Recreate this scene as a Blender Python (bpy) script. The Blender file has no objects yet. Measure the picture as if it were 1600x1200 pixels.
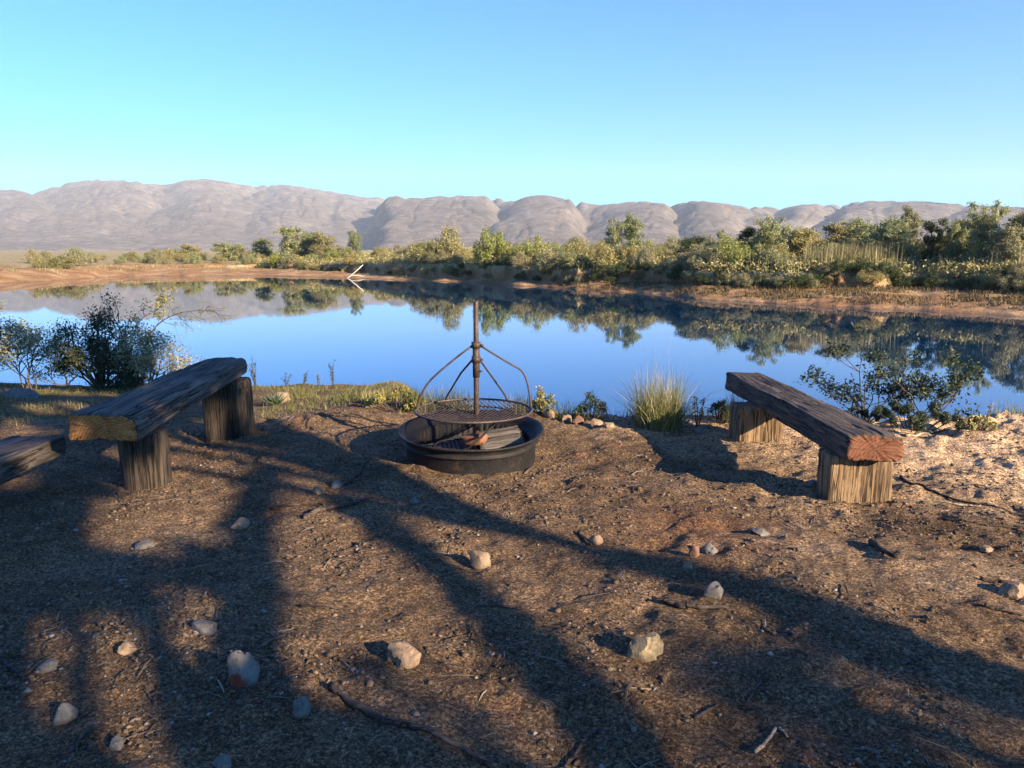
import bpy, bmesh, math, random
import numpy as np
from mathutils import Vector, Matrix, Quaternion

random.seed(7)
RNG = np.random.default_rng(11)
sc = bpy.context.scene
COL = sc.collection

# ------------------------------------------------------------------ camera
CAM_H = 1.5
PITCH = math.radians(9.8)
FPX = 1200.0                       # focal length in pixels of a 1600 px wide frame
cam = bpy.data.cameras.new('camera')
cam.sensor_width = 36.0
cam.lens = 36.0 * FPX / 1600.0
cam.clip_start = 0.05
cam.clip_end = 30000
camo = bpy.data.objects.new('camera', cam)
COL.objects.link(camo)
camo.location = (0, 0, CAM_H)
camo.rotation_euler = (math.pi / 2 - PITCH, 0, 0)
sc.camera = camo

# ------------------------------------------------------------------ sky, sun, exposure
SUN_AZ = math.radians(131)         # clockwise from +Y: behind the camera, to the right
SUN_EL = math.radians(20)
SUN = Vector((math.sin(SUN_AZ) * math.cos(SUN_EL), math.cos(SUN_AZ) * math.cos(SUN_EL), math.sin(SUN_EL)))
world = bpy.data.worlds.new('World')
sc.world = world
world.use_nodes = True
wn = world.node_tree
wn.nodes.clear()
sky = wn.nodes.new('ShaderNodeTexSky')
sky.sky_type = 'NISHITA'
sky.sun_disc = False
sky.sun_elevation = SUN_EL
sky.sun_rotation = SUN_AZ
sky.altitude = 300
sky.air_density = 1.0
sky.dust_density = 0.8
sky.ozone_density = 1.6
grade = wn.nodes.new('ShaderNodeMix')
grade.data_type = 'RGBA'
grade.blend_type = 'MULTIPLY'
grade.inputs[0].default_value = 1.0
grade.inputs[7].default_value = (0.09, 0.70, 1.62, 1)
bg = wn.nodes.new('ShaderNodeBackground')
bg.inputs[1].default_value = 0.05
wo = wn.nodes.new('ShaderNodeOutputWorld')
wn.links.new(sky.outputs[0], grade.inputs[6])
wn.links.new(grade.outputs[2], bg.inputs[0])
wn.links.new(bg.outputs[0], wo.inputs[0])

sl = bpy.data.lights.new('sun', 'SUN')
sl.energy = 5.0
sl.angle = math.radians(0.5)
sl.color = (1.0, 0.80, 0.57)
so = bpy.data.objects.new('sun', sl)
COL.objects.link(so)
so.rotation_euler = SUN.to_track_quat('Z', 'Y').to_euler()
so.location = (20, -20, 30)

vs = sc.view_settings
vs.view_transform = 'Standard'
vs.look = 'None'
vs.gamma = 1
vs.use_curve_mapping = False
vs.exposure = 2.1
sc.cycles.max_bounces = 6
sc.cycles.diffuse_bounces = 2
sc.cycles.glossy_bounces = 3
sc.cycles.transmission_bounces = 3
sc.cycles.transparent_max_bounces = 6
sc.cycles.volume_bounces = 0

# ------------------------------------------------------------------ numpy noise
def _hash(ix, iy, iz, seed):
    h = (ix.astype(np.int64) * 374761393 + iy.astype(np.int64) * 668265263 + iz.astype(np.int64) * 2147483647 + seed * 1274126177) & 0xFFFFFFFF
    h = ((h ^ (h >> 13)) * 1274126177) & 0xFFFFFFFF
    h = ((h ^ (h >> 16)) * 2246822519) & 0xFFFFFFFF
    return ((h ^ (h >> 15)) & 0xFFFFFF) / float(0xFFFFFF)

def vn3(x, y, z, seed=0):
    x, y, z = np.broadcast_arrays(np.asarray(x, float), np.asarray(y, float), np.asarray(z, float))
    fx, fy, fz = np.floor(x), np.floor(y), np.floor(z)
    ux, uy, uz = x - fx, y - fy, z - fz
    ux = ux * ux * ux * (ux * (ux * 6 - 15) + 10); uy = uy * uy * uy * (uy * (uy * 6 - 15) + 10); uz = uz * uz * uz * (uz * (uz * 6 - 15) + 10)
    r = 0
    for dx in (0, 1):
        for dy in (0, 1):
            for dz in (0, 1):
                w = (ux if dx else 1 - ux) * (uy if dy else 1 - uy) * (uz if dz else 1 - uz)
                r = r + w * _hash(fx + dx, fy + dy, fz + dz, seed)
    return r * 2 - 1

def vn2(x, y, seed=0):
    x, y = np.broadcast_arrays(np.asarray(x, float), np.asarray(y, float))
    fx, fy = np.floor(x), np.floor(y)
    ux, uy = x - fx, y - fy
    ux = ux * ux * ux * (ux * (ux * 6 - 15) + 10); uy = uy * uy * uy * (uy * (uy * 6 - 15) + 10)
    z0 = np.zeros_like(fx)
    a = _hash(fx, fy, z0, seed); b = _hash(fx + 1, fy, z0, seed)
    c = _hash(fx, fy + 1, z0, seed); d = _hash(fx + 1, fy + 1, z0, seed)
    return ((a * (1 - ux) + b * ux) * (1 - uy) + (c * (1 - ux) + d * ux) * uy) * 2 - 1

def fbm2(x, y, octv=4, seed=0, gain=0.5):
    r = 0; a = 1; f = 1
    ca, sa = math.cos(0.6), math.sin(0.6)
    for o in range(octv):
        r = r + a * vn2((x * ca - y * sa) * f + 13.7 * o, (x * sa + y * ca) * f + 7.1 * o, seed + o)
        a *= gain; f *= 2.03
        ca, sa = math.cos(0.6 + o), math.sin(0.6 + o)
    return r

def sstep(a, b, x):
    t = np.clip((x - a) / (b - a), 0, 1)
    return t * t * (3 - 2 * t)

# ------------------------------------------------------------------ mesh helpers
def mesh_np(name, verts, quads=None, tris=None, smooth=False):
    verts = np.asarray(verts, np.float32).reshape(-1, 3)
    me = bpy.data.meshes.new(name)
    me.vertices.add(len(verts))
    me.vertices.foreach_set('co', verts.ravel())
    loops = []; starts = []; n = 0
    if quads is not None and len(quads):
        q = np.asarray(quads, np.int32).reshape(-1, 4)
        loops.append(q.ravel()); starts.append(np.arange(len(q)) * 4); n = q.size
    if tris is not None and len(tris):
        t = np.asarray(tris, np.int32).reshape(-1, 3)
        loops.append(t.ravel()); starts.append(n + np.arange(len(t)) * 3)
    L = np.concatenate(loops).astype(np.int32); S = np.concatenate(starts).astype(np.int32)
    me.loops.add(len(L)); me.loops.foreach_set('vertex_index', L)
    me.polygons.add(len(S)); me.polygons.foreach_set('loop_start', S)
    me.update(calc_edges=True)
    if smooth:
        me.polygons.foreach_set('use_smooth', np.ones(len(S), bool))
    return me

def grid_quads(nr, nc):
    i = np.arange(nr - 1)[:, None] * nc + np.arange(nc - 1)[None, :]
    return np.stack([i, i + 1, i + nc + 1, i + nc], -1).reshape(-1, 4)

def link(name, me, mat=None, parent=None, loc=None, rot=None):
    o = bpy.data.objects.new(name, me)
    COL.objects.link(o)
    if mat is not None and not me.materials:
        me.materials.append(mat)
    if parent is not None:
        o.parent = parent
    if loc is not None:
        o.location = loc
    if rot is not None:
        o.rotation_euler = rot
    return o

def empty(name, loc=(0, 0, 0), rot=(0, 0, 0)):
    o = bpy.data.objects.new(name, None)
    o.empty_display_size = 0.2
    COL.objects.link(o)
    o.location = loc; o.rotation_euler = rot
    return o

def tag(o, label=None, cat=None, group=None, kind=None):
    if label: o['label'] = label
    if cat: o['category'] = cat
    if group: o['group'] = group
    if kind: o['kind'] = kind
    return o

class MB:
    def __init__(s):
        s.v = []; s.f = []
    def tube(s, pts, rad, n=6, cap=True):
        pts = [Vector(p) for p in pts]
        if not hasattr(rad, '__len__'): rad = [rad] * len(pts)
        b0 = len(s.v)
        t = (pts[1] - pts[0]).normalized()
        up = Vector((0, 0, 1)) if abs(t.z) < 0.9 else Vector((1, 0, 0))
        u = t.cross(up).normalized()
        for i, p in enumerate(pts):
            if i == 0: t = pts[1] - pts[0]
            elif i == len(pts) - 1: t = pts[-1] - pts[-2]
            else: t = pts[i + 1] - pts[i - 1]
            t.normalize()
            u = (u - t * u.dot(t)).normalized()
            w = t.cross(u)
            for k in range(n):
                a = 2 * math.pi * k / n
                s.v.append(p + (u * math.cos(a) + w * math.sin(a)) * rad[i])
        for i in range(len(pts) - 1):
            for k in range(n):
                a = b0 + i * n + k; b = b0 + i * n + (k + 1) % n
                s.f.append((a, b, b + n, a + n))
        if cap:
            s.f.append(tuple(b0 + k for k in range(n))[::-1])
            e = b0 + (len(pts) - 1) * n
            s.f.append(tuple(e + k for k in range(n)))
    def box(s, c, d, rz=0):
        b0 = len(s.v)
        R = Matrix.Rotation(rz, 3, 'Z')
        for sx in (-1, 1):
            for sy in (-1, 1):
                for sz in (-1, 1):
                    s.v.append(Vector(c) + R @ Vector((sx * d[0] / 2, sy * d[1] / 2, sz * d[2] / 2)))
        for f in ((0, 1, 3, 2), (4, 6, 7, 5), (0, 4, 5, 1), (2, 3, 7, 6), (0, 2, 6, 4), (1, 5, 7, 3)):
            s.f.append(tuple(b0 + i for i in f))
    def build(s, name, mat, parent=None, smooth=True, loc=None):
        me = bpy.data.meshes.new(name)
        me.from_pydata([tuple(v) for v in s.v], [], s.f)
        me.update()
        if smooth:
            me.polygons.foreach_set('use_smooth', np.ones(len(me.polygons), bool))
        return link(name, me, mat, parent, loc)

def lathe(prof, n=96, wob=None):
    P = np.array(prof)
    a = np.linspace(0, 2 * np.pi, n, endpoint=False)
    v = np.stack([P[:, 0][:, None] * np.cos(a), P[:, 0][:, None] * np.sin(a), np.repeat(P[:, 1][:, None], n, 1)], -1)
    if wob is not None:
        v = wob(v, a)
    m = len(P)
    i = np.arange(m - 1)[:, None] * n + np.arange(n)[None]
    j = np.arange(m - 1)[:, None] * n + (np.arange(n)[None] + 1) % n
    q = np.stack([i, j, j + n, i + n], -1).reshape(-1, 4)
    return v.reshape(-1, 3), q

# ------------------------------------------------------------------ materials
def new_mat(name):
    m = bpy.data.materials.new(name)
    m.use_nodes = True
    nt = m.node_tree
    nt.nodes.clear()
    out = nt.nodes.new('ShaderNodeOutputMaterial')
    return m, nt, out

def nd(nt, typ, **kw):
    n = nt.nodes.new(typ)
    for k, v in kw.items():
        setattr(n, k, v)
    return n

def ramp(nt, fac, stops, interp='LINEAR'):
    r = nt.nodes.new('ShaderNodeValToRGB')
    r.color_ramp.interpolation = interp
    els = r.color_ramp.elements
    while len(els) < len(stops): els.new(0.5)
    for e, (p, c) in zip(els, stops):
        e.position = p
        e.color = (c[0], c[1], c[2], 1) if hasattr(c, '__len__') else (c, c, c, 1)
    nt.links.new(fac, r.inputs[0])
    return r.outputs[0]

def noise(nt, vec, scale, detail=4, rough=0.55, dist=0.0):
    n = nt.nodes.new('ShaderNodeTexNoise')
    n.inputs['Scale'].default_value = scale
    n.inputs['Detail'].default_value = detail
    n.inputs['Roughness'].default_value = rough
    n.inputs['Distortion'].default_value = dist
    if vec is not None: nt.links.new(vec, n.inputs['Vector'])
    return n.outputs[0]

def mapping(nt, vec, scale=(1, 1, 1), rot=(0, 0, 0), loc=(0, 0, 0)):
    m = nt.nodes.new('ShaderNodeMapping')
    m.inputs['Scale'].default_value = scale
    m.inputs['Rotation'].default_value = rot
    m.inputs['Location'].default_value = loc
    nt.links.new(vec, m.inputs[0])
    return m.outputs[0]

def mix(nt, fac, a, b, mode='MIX'):
    m = nt.nodes.new('ShaderNodeMix')
    m.data_type = 'RGBA'; m.blend_type = mode
    for s, v in ((m.inputs[0], fac), (m.inputs[6], a), (m.inputs[7], b)):
        if isinstance(v, (int, float)): s.default_value = v
        elif isinstance(v, (tuple, list)): s.default_value = (v[0], v[1], v[2], 1)
        else: nt.links.new(v, s)
    return m.outputs[2]

def math_n(nt, op, a, b=None, c=None):
    m = nt.nodes.new('ShaderNodeMath')
    m.operation = op
    for i, v in enumerate((a, b, c)):
        if v is None: continue
        if isinstance(v, (int, float)): m.inputs[i].default_value = v
        else: nt.links.new(v, m.inputs[i])
    return m.outputs[0]

def bump(nt, h, strength=0.5, dist=0.01, normal=None):
    b = nt.nodes.new('ShaderNodeBump')
    b.inputs['Strength'].default_value = strength
    b.inputs['Distance'].default_value = dist
    nt.links.new(h, b.inputs['Height'])
    if normal is not None: nt.links.new(normal, b.inputs['Normal'])
    return b.outputs[0]

def principled(nt, out, color, rough=0.9, normal=None, spec=0.3, metal=0.0):
    p = nt.nodes.new('ShaderNodeBsdfPrincipled')
    if isinstance(color, (tuple, list)): p.inputs['Base Color'].default_value = (color[0], color[1], color[2], 1)
    else: nt.links.new(color, p.inputs['Base Color'])
    if isinstance(rough, (int, float)): p.inputs['Roughness'].default_value = rough
    else: nt.links.new(rough, p.inputs['Roughness'])
    p.inputs['Specular IOR Level'].default_value = spec
    p.inputs['Metallic'].default_value = metal
    if normal is not None: nt.links.new(normal, p.inputs['Normal'])
    if out is not None: nt.links.new(p.outputs[0], out.inputs[0])
    return p

def objco(nt):
    return nt.nodes.new('ShaderNodeTexCoord').outputs['Object']

def soil_mat():
    m, nt, out = new_mat('soil')
    co = objco(nt)
    n1 = noise(nt, co, 0.9, 5, 0.6, 0.4)
    n2 = noise(nt, co, 7.0, 6, 0.7)
    n3 = noise(nt, co, 60.0, 4, 0.7)
    base = ramp(nt, n1, [(0.30, (0.102, 0.063, 0.033)), (0.52, (0.169, 0.108, 0.059)), (0.72, (0.235, 0.158, 0.094))])
    det = ramp(nt, n2, [(0.3, (0.55, 0.52, 0.50)), (0.55, (1, 1, 1)), (0.8, (1.35, 1.3, 1.22))])
    c = mix(nt, 1.0, base, det, 'MULTIPLY')
    grain = ramp(nt, n3, [(0.34, 0.32), (0.5, 1.0), (0.66, 1.6)])
    c = mix(nt, 0.9, c, grain, 'MULTIPLY')
    # paler sandy soil on the open right-hand side, red earth in spots
    sep = nd(nt, 'ShaderNodeSeparateXYZ'); nt.links.new(co, sep.inputs[0])
    rx = math_n(nt, 'MULTIPLY_ADD', sep.outputs[0], 0.33, -0.30)
    rx = math_n(nt, 'ADD', rx, math_n(nt, 'MULTIPLY_ADD', sep.outputs[1], 0.16, -0.88))
    rx = math_n(nt, 'ADD', rx, math_n(nt, 'MULTIPLY_ADD', n1, 1.2, -0.6))
    rr = ramp(nt, rx, [(0.0, 0.0), (0.85, 1.0)])
    sandy = mix(nt, 1.0, (0.62, 0.42, 0.24), mix(nt, 1.0, det, grain, 'MULTIPLY'), 'MULTIPLY')
    c = mix(nt, rr, c, sandy)
    n4 = noise(nt, mapping(nt, co, loc=(3.3, 1.7, 0)), 1.7, 3, 0.6)
    red = ramp(nt, n4, [(0.64, 0.0), (0.74, 0.55)])
    dv = nd(nt, 'ShaderNodeVectorMath', operation='DISTANCE'); nt.links.new(co, dv.inputs[0]); dv.inputs[1].default_value = (0.99, 3.98, 0.0)
    rp = math_n(nt, 'ADD', dv.outputs['Value'], math_n(nt, 'MULTIPLY_ADD', n2, 0.9, -0.45))
    red = mix(nt, 1.0, red, ramp(nt, rp, [(0.05, 0.4), (0.50, 0.0)]), 'LIGHTEN')
    c = mix(nt, red, c, mix(nt, 1.0, (0.27, 0.115, 0.055), grain, 'MULTIPLY'))
    # grains of grit, each with its own shade
    for sc_, lo, hi in ((120, 0.45, 1.6), (260, 0.5, 1.5)):
        vg = nd(nt, 'ShaderNodeTexVoronoi'); vg.inputs['Scale'].default_value = sc_; nt.links.new(co, vg.inputs['Vector'])
        sp_ = nd(nt, 'ShaderNodeSeparateColor'); nt.links.new(vg.outputs['Color'], sp_.inputs[0])
        c = mix(nt, 1.0, c, ramp(nt, sp_.outputs[0], [(0.0, lo), (0.6, 0.95), (1.0, hi)]), 'MULTIPLY')
    # small grit, seen as light and dark specks
    vor = nd(nt, 'ShaderNodeTexVoronoi'); vor.inputs['Scale'].default_value = 95; nt.links.new(co, vor.inputs['Vector'])
    spk = ramp(nt, vor.outputs['Distance'], [(0.18, 1.0), (0.30, 0.0)])
    sel = ramp(nt, vor.outputs['Color'], [(0.80, 0.0), (0.86, 0.75)])
    c = mix(nt, mix(nt, 1.0, spk, sel, 'MULTIPLY'), c, (0.36, 0.31, 0.25))
    h = mix(nt, 0.5, n2, n3)
    h2 = noise(nt, co, 170.0, 4, 0.8)
    nrm = bump(nt, h, 1.0, 0.035)
    nrm = bump(nt, h2, 0.9, 0.008, nrm)
    principled(nt, out, c, 0.95, nrm, 0.12)
    return m

def pebble_mat(name, stops, rough=0.85):
    m, nt, out = new_mat(name)
    geo = nd(nt, 'ShaderNodeNewGeometry')
    c = ramp(nt, geo.outputs['Random Per Island'], stops)
    n = noise(nt, objco(nt), 120, 3)
    c = mix(nt, 0.6, c, ramp(nt, n, [(0.3, 0.55), (0.7, 1.25)]), 'MULTIPLY')
    principled(nt, out, c, rough, None, 0.25)
    return m

def rock_mat(name, c1, c2, stain=None):
    m, nt, out = new_mat(name)
    co = objco(nt)
    n1 = noise(nt, co, 22, 5, 0.65, 0.5)
    c = ramp(nt, n1, [(0.3, c1), (0.68, c2)])
    n2 = noise(nt, co, 140, 4, 0.7)
    c = mix(nt, 0.8, c, ramp(nt, n2, [(0.3, 0.6), (0.7, 1.25)]), 'MULTIPLY')
    if stain:
        ds = nd(nt, 'ShaderNodeVectorMath', operation='DISTANCE'); nt.links.new(co, ds.inputs[0]); ds.inputs[1].default_value = (0.012, -0.052, -0.004)
        s = math_n(nt, 'ADD', ds.outputs['Value'], math_n(nt, 'MULTIPLY_ADD', n1, 0.05, -0.025))
        c = mix(nt, ramp(nt, s, [(0.026, 0.9), (0.038, 0.0)]), c, stain)
    nrm = bump(nt, mix(nt, 0.4, n1, n2), 0.8, 0.012)
    principled(nt, out, c, 0.85, nrm, 0.25)
    return m

def wood_mat(name, dark, mid, light, fine=1.0, bmp=0.9):
    """grain runs along local X"""
    m, nt, out = new_mat(name)
    co = objco(nt)
    g = mapping(nt, co, (1.3, 16, 16))
    n1 = noise(nt, g, 1.6, 6, 0.7, 0.6)
    g2 = mapping(nt, co, (5, 150 * fine, 150 * fine))
    n2 = noise(nt, g2, 1.0, 4, 0.75, 0.3)
    n3 = noise(nt, co, 3.2, 4, 0.6)
    c = ramp(nt, n1, [(0.32, dark), (0.5, mid), (0.68, light)])
    c = mix(nt, 0.9, c, ramp(nt, n2, [(0.3, 0.45), (0.55, 1.0), (0.75, 1.3)]), 'MULTIPLY')
    c = mix(nt, 0.7, c, ramp(nt, n3, [(0.3, 0.6), (0.7, 1.25)]), 'MULTIPLY')
    n4 = noise(nt, mapping(nt, co, (1.1, 30, 30)), 1.0, 3, 0.6, 0.2)
    crk = ramp(nt, n4, [(0.455, 1.0), (0.485, 0.12), (0.515, 0.12), (0.545, 1.0)])
    msk = ramp(nt, noise(nt, mapping(nt, co, (1.0, 6, 6), loc=(4, 2, 1)), 1.0, 2, 0.5), [(0.32, 0.0), (0.5, 0.97)])
    c = mix(nt, msk, c, mix(nt, 1.0, c, crk, 'MULTIPLY'))
    h = mix(nt, 0.5, mix(nt, 0.55, n1, n2), mix(nt, msk, (1, 1, 1), crk), 'MULTIPLY')
    nrm = bump(nt, h, bmp, 0.02)
    principled(nt, out, c, 0.85, nrm, 0.2)
    return m

def cutend_mat(name, dark, mid, light):
    """sawn end grain: faint rings and saw marks"""
    m, nt, out = new_mat(name)
    co = objco(nt)
    n1 = noise(nt, co, 9, 5, 0.65, 0.8)
    saw = noise(nt, mapping(nt, co, (3, 20, 140)), 1.0, 3, 0.6)
    c = ramp(nt, n1, [(0.28, dark), (0.5, mid), (0.75, light)])
    wv = nd(nt, 'ShaderNodeTexWave'); wv.wave_type = 'RINGS'; wv.rings_direction = 'X'
    wv.inputs['Scale'].default_value = 16; wv.inputs['Distortion'].default_value = 2.5; wv.inputs['Detail'].default_value = 3
    nt.links.new(mapping(nt, co, loc=(0, 0.06, 0.05)), wv.inputs['Vector'])
    c = mix(nt, 0.55, c, ramp(nt, wv.outputs['Fac'], [(0.2, 0.6), (0.7, 1.15)]), 'MULTIPLY')
    c = mix(nt, ramp(nt, noise(nt, mapping(nt, co, loc=(5, 3, 2)), 13, 4, 0.7), [(0.52, 0.0), (0.68, 0.7)]), c, (0.045, 0.035, 0.028))
    c = mix(nt, 0.6, c, ramp(nt, saw, [(0.3, 0.65), (0.7, 1.2)]), 'MULTIPLY')
    c = mix(nt, 0.5, c, ramp(nt, noise(nt, co, 70, 3), [(0.3, 0.6), (0.7, 1.2)]), 'MULTIPLY')
    nrm = bump(nt, mix(nt, 0.5, n1, saw), 0.6, 0.01)
    principled(nt, out, c, 0.8, nrm, 0.2)
    return m

def leaf_mat(name, stops, trans=0.25, rough=0.55, nscale=1.1):
    m, nt, out = new_mat(name)
    geo = nd(nt, 'ShaderNodeNewGeometry')
    c = ramp(nt, geo.outputs['Random Per Island'], stops)
    oi = nd(nt, 'ShaderNodeObjectInfo')
    v = ramp(nt, oi.outputs['Random'], [(0.0, (0.78, 0.82, 0.74)), (0.5, (1, 1, 1)), (1.0, (1.22, 1.14, 1.02))])
    c = mix(nt, 1.0, c, v, 'MULTIPLY')
    p = principled(nt, None, c, rough, None, 0.25)
    t = nd(nt, 'ShaderNodeBsdfTranslucent')
    nt.links.new(mix(nt, 1.0, c, (1.15, 1.2, 0.7), 'MULTIPLY'), t.inputs[0])
    ms = nd(nt, 'ShaderNodeMixShader')
    ms.inputs[0].default_value = trans
    nt.links.new(p.outputs[0], ms.inputs[1]); nt.links.new(t.outputs[0], ms.inputs[2])
    nt.links.new(ms.outputs[0], out.inputs[0])
    return m

def bark_mat(name, c1, c2):
    m, nt, out = new_mat(name)
    co = objco(nt)
    n = noise(nt, mapping(nt, co, (14, 14, 4)), 2.0, 5, 0.7)
    c = ramp(nt, n, [(0.3, c1), (0.7, c2)])
    principled(nt, out, c, 0.9, bump(nt, n, 0.6, 0.01), 0.15)
    return m

def metal_mat(name, c1, c2, c3, rough=0.6, metal=0.35):
    m, nt, out = new_mat(name)
    co = objco(nt)
    n = noise(nt, co, 9, 6, 0.7, 0.4)
    n2 = noise(nt, co, 70, 4, 0.7)
    c = ramp(nt, mix(nt, 0.4, n, n2), [(0.35, c1), (0.52, c2), (0.7, c3)])
    r = ramp(nt, n2, [(0.3, rough - 0.12), (0.7, rough + 0.2)])
    principled(nt, out, c, r, bump(nt, n2, 0.5, 0.006), 0.22, metal)
    return m

M = {}
M['soil'] = soil_mat()
M['gravel'] = pebble_mat('gravel', [(0.0, (0.043, 0.031, 0.022)), (0.45, (0.082, 0.059, 0.039)), (0.72, (0.122, 0.091, 0.065)), (0.90, (0.147, 0.126, 0.099)), (1.0, (0.225, 0.207, 0.182))])
M['clod'] = pebble_mat('clod', [(0.0, (0.044, 0.030, 0.019)), (0.5, (0.092, 0.062, 0.038)), (0.95, (0.150, 0.101, 0.063)), (1.0, (0.176, 0.106, 0.062))], 0.95)
M['litter'] = pebble_mat('litter', [(0.0, (0.03, 0.022, 0.016)), (0.6, (0.08, 0.058, 0.04)), (0.9, (0.15, 0.115, 0.08)), (1.0, (0.26, 0.21, 0.155))])
M['rock_tan'] = rock_mat('rock_tan', (0.128, 0.083, 0.049), (0.264, 0.187, 0.119))
M['rock_yellow'] = rock_mat('rock_yellow', (0.139, 0.097, 0.050), (0.252, 0.197, 0.118))
M['rock_pale'] = rock_mat('rock_pale', (0.074, 0.065, 0.056), (0.167, 0.152, 0.130))
M['rock_grey'] = rock_mat('rock_grey', (0.073, 0.066, 0.059), (0.147, 0.132, 0.114))
M['rock_red'] = rock_mat('rock_red', (0.102, 0.051, 0.031), (0.184, 0.102, 0.061))
M['rock_stain'] = rock_mat('rock_stain', (0.102, 0.089, 0.075), (0.171, 0.154, 0.138), (0.144, 0.029, 0.007))
M['beam_grey'] = wood_mat('beam_grey', (0.042, 0.032, 0.026), (0.099, 0.080, 0.065), (0.166, 0.140, 0.113))
M['beam_dark'] = wood_mat('beam_dark', (0.031, 0.024, 0.018), (0.079, 0.061, 0.047), (0.151, 0.118, 0.090))
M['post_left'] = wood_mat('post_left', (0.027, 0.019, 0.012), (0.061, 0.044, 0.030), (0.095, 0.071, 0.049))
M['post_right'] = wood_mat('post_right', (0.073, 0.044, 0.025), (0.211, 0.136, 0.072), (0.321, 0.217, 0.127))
M['end_left'] = cutend_mat('end_left', (0.132, 0.048, 0.013), (0.290, 0.119, 0.033), (0.387, 0.185, 0.060))
M['end_right'] = cutend_mat('end_right', (0.068, 0.024, 0.012), (0.122, 0.046, 0.022), (0.171, 0.073, 0.037))
M['twig'] = wood_mat('twig', (0.035, 0.025, 0.02), (0.08, 0.058, 0.045), (0.15, 0.115, 0.09))
M['twig_pale'] = wood_mat('twig_pale', (0.22, 0.16, 0.11), (0.38, 0.30, 0.21), (0.52, 0.43, 0.32))
M['bark'] = bark_mat('bark', (0.035, 0.028, 0.022), (0.10, 0.08, 0.065))
M['bark_far'] = bark_mat('bark_far', (0.09, 0.075, 0.06), (0.24, 0.21, 0.18))
M['soot'] = metal_mat('soot', (0.007, 0.007, 0.008), (0.013, 0.012, 0.012), (0.055, 0.030, 0.018), 0.6, 0.2)
M['iron'] = metal_mat('iron', (0.03, 0.022, 0.02), (0.07, 0.05, 0.042), (0.15, 0.11, 0.085), 0.5, 0.4)
M['ash'] = rock_mat('ash', (0.012, 0.011, 0.010), (0.054, 0.051, 0.048))
M['brick'] = rock_mat('brick', (0.144, 0.054, 0.027), (0.240, 0.102, 0.054))
M['charred'] = wood_mat('charred', (0.036, 0.030, 0.025), (0.102, 0.087, 0.072), (0.168, 0.144, 0.120))

# ------------------------------------------------------------------ near ground
WATER = -0.8
def lip_y(x):
    return 7.05 - 0.16 * np.clip(x, -1.5, 4.0) + 0.16 * fbm2(np.asarray(x) * 0.7, np.asarray(x) * 0 + 3.1, 3, 5)
def macro(x, y):
    x = np.asarray(x, float); y = np.asarray(y, float)
    ly = lip_y(x)
    s = 0.118 + (0.44 - 0.118) * sstep(-1.7, 0.3, x + 0.10 * (y - 9) )
    z = -0.045 * sstep(-1.2, -2.6, x) * sstep(3.0, 5.2, y) - 0.075 * sstep(-1.6, -2.6, x) * sstep(5.2, 6.8, y)
    z = z + 0.10 * np.exp(-((x - 4.2) / 1.1) ** 2 - ((y - 5.9) / 0.9) ** 2) + 0.02 * sstep(1.0, 3.0, x)
    # low berm of dug earth behind the fire pit
    z = z + 0.06 * np.exp(-((y - (ly - 0.45)) / 0.22) ** 2) * np.exp(-((x + 1.6) / 1.0) ** 2)
    t = y - ly
    drop = np.where(t > 0, s * (np.sqrt(t * t + 0.09) - 0.3), 0)
    z = z - drop
    z = np.maximum(z, -2.4)
    return z

def micro(x, y):
    d = np.hypot(x, y - 3)
    near = np.clip(1.3 - d / 14, 0.15, 1)
    z = 0.028 * fbm2(x * 1.1, y * 1.1, 3, 21)
    z = z + near * 0.013 * fbm2(x * 5.5, y * 5.5, 3, 31)
    r = fbm2(x * 13, y * 13, 3, 41)
    z = z + near * 0.009 * np.maximum(r, -0.2)
    # scuffs and shallow prints
    sc1 = fbm2(x * 2.6 + 9, y * 3.4, 2, 51)
    z = z - near * 0.02 * np.clip(sc1 - 0.35, 0, 0.5) * 2
    # loose lumpy earth: banked-up crumbs along the bank edge and about the right bench
    lump = np.exp(-((y - 6.6) / 0.5) ** 2) * 0.8 + np.exp(-((x - 2.5) / 1.6) ** 2 - ((y - 4.6) / 1.1) ** 2) * 0.7 + sstep(2.6, 4.0, x) * np.exp(-((y - 5.6) / 1.3) ** 2)
    z = z + lump * 0.022 * np.maximum(fbm2(x * 8 + 4, y * 8, 3, 61), -0.1)
    # little gullies across the mound on the right
    z = z - sstep(2.7, 3.6, x) * np.exp(-((y - 5.9) / 0.8) ** 2) * 0.05 * np.clip(0.25 - np.abs(vn2(x * 1.3 + y * 2.2, y * 0.9 - x * 0.6, 71)), 0, 0.25) * 4
    return z

def axis(lo, a, b, hi, d, g=1.07, dmax=1.5):
    mid = list(np.arange(a, b + d / 2, d))
    up = []; p = mid[-1]; s = d
    while p < hi:
        s = min(s * g, dmax); p += s; up.append(p)
    dn = []; p = mid[0]; s = d
    while p > lo:
        s = min(s * g, dmax); p -= s; dn.append(p)
    return np.array(dn[::-1] + mid + up)

GX = axis(-45, -3.7, 4.2, 45, 0.018)
GY = axis(-45, 1.5, 7.4, 22, 0.017, 1.06, 1.2)
XX, YY = np.meshgrid(GX, GY)
ZZ = macro(XX, YY) + micro(XX, YY)
me = mesh_np('ground', np.stack([XX, YY, ZZ], -1), grid_quads(len(GY), len(GX)), smooth=True)
ground = link('ground', me, M['soil'])
tag(ground, 'stony brown soil of the near bank', None, None, 'structure')

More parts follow.
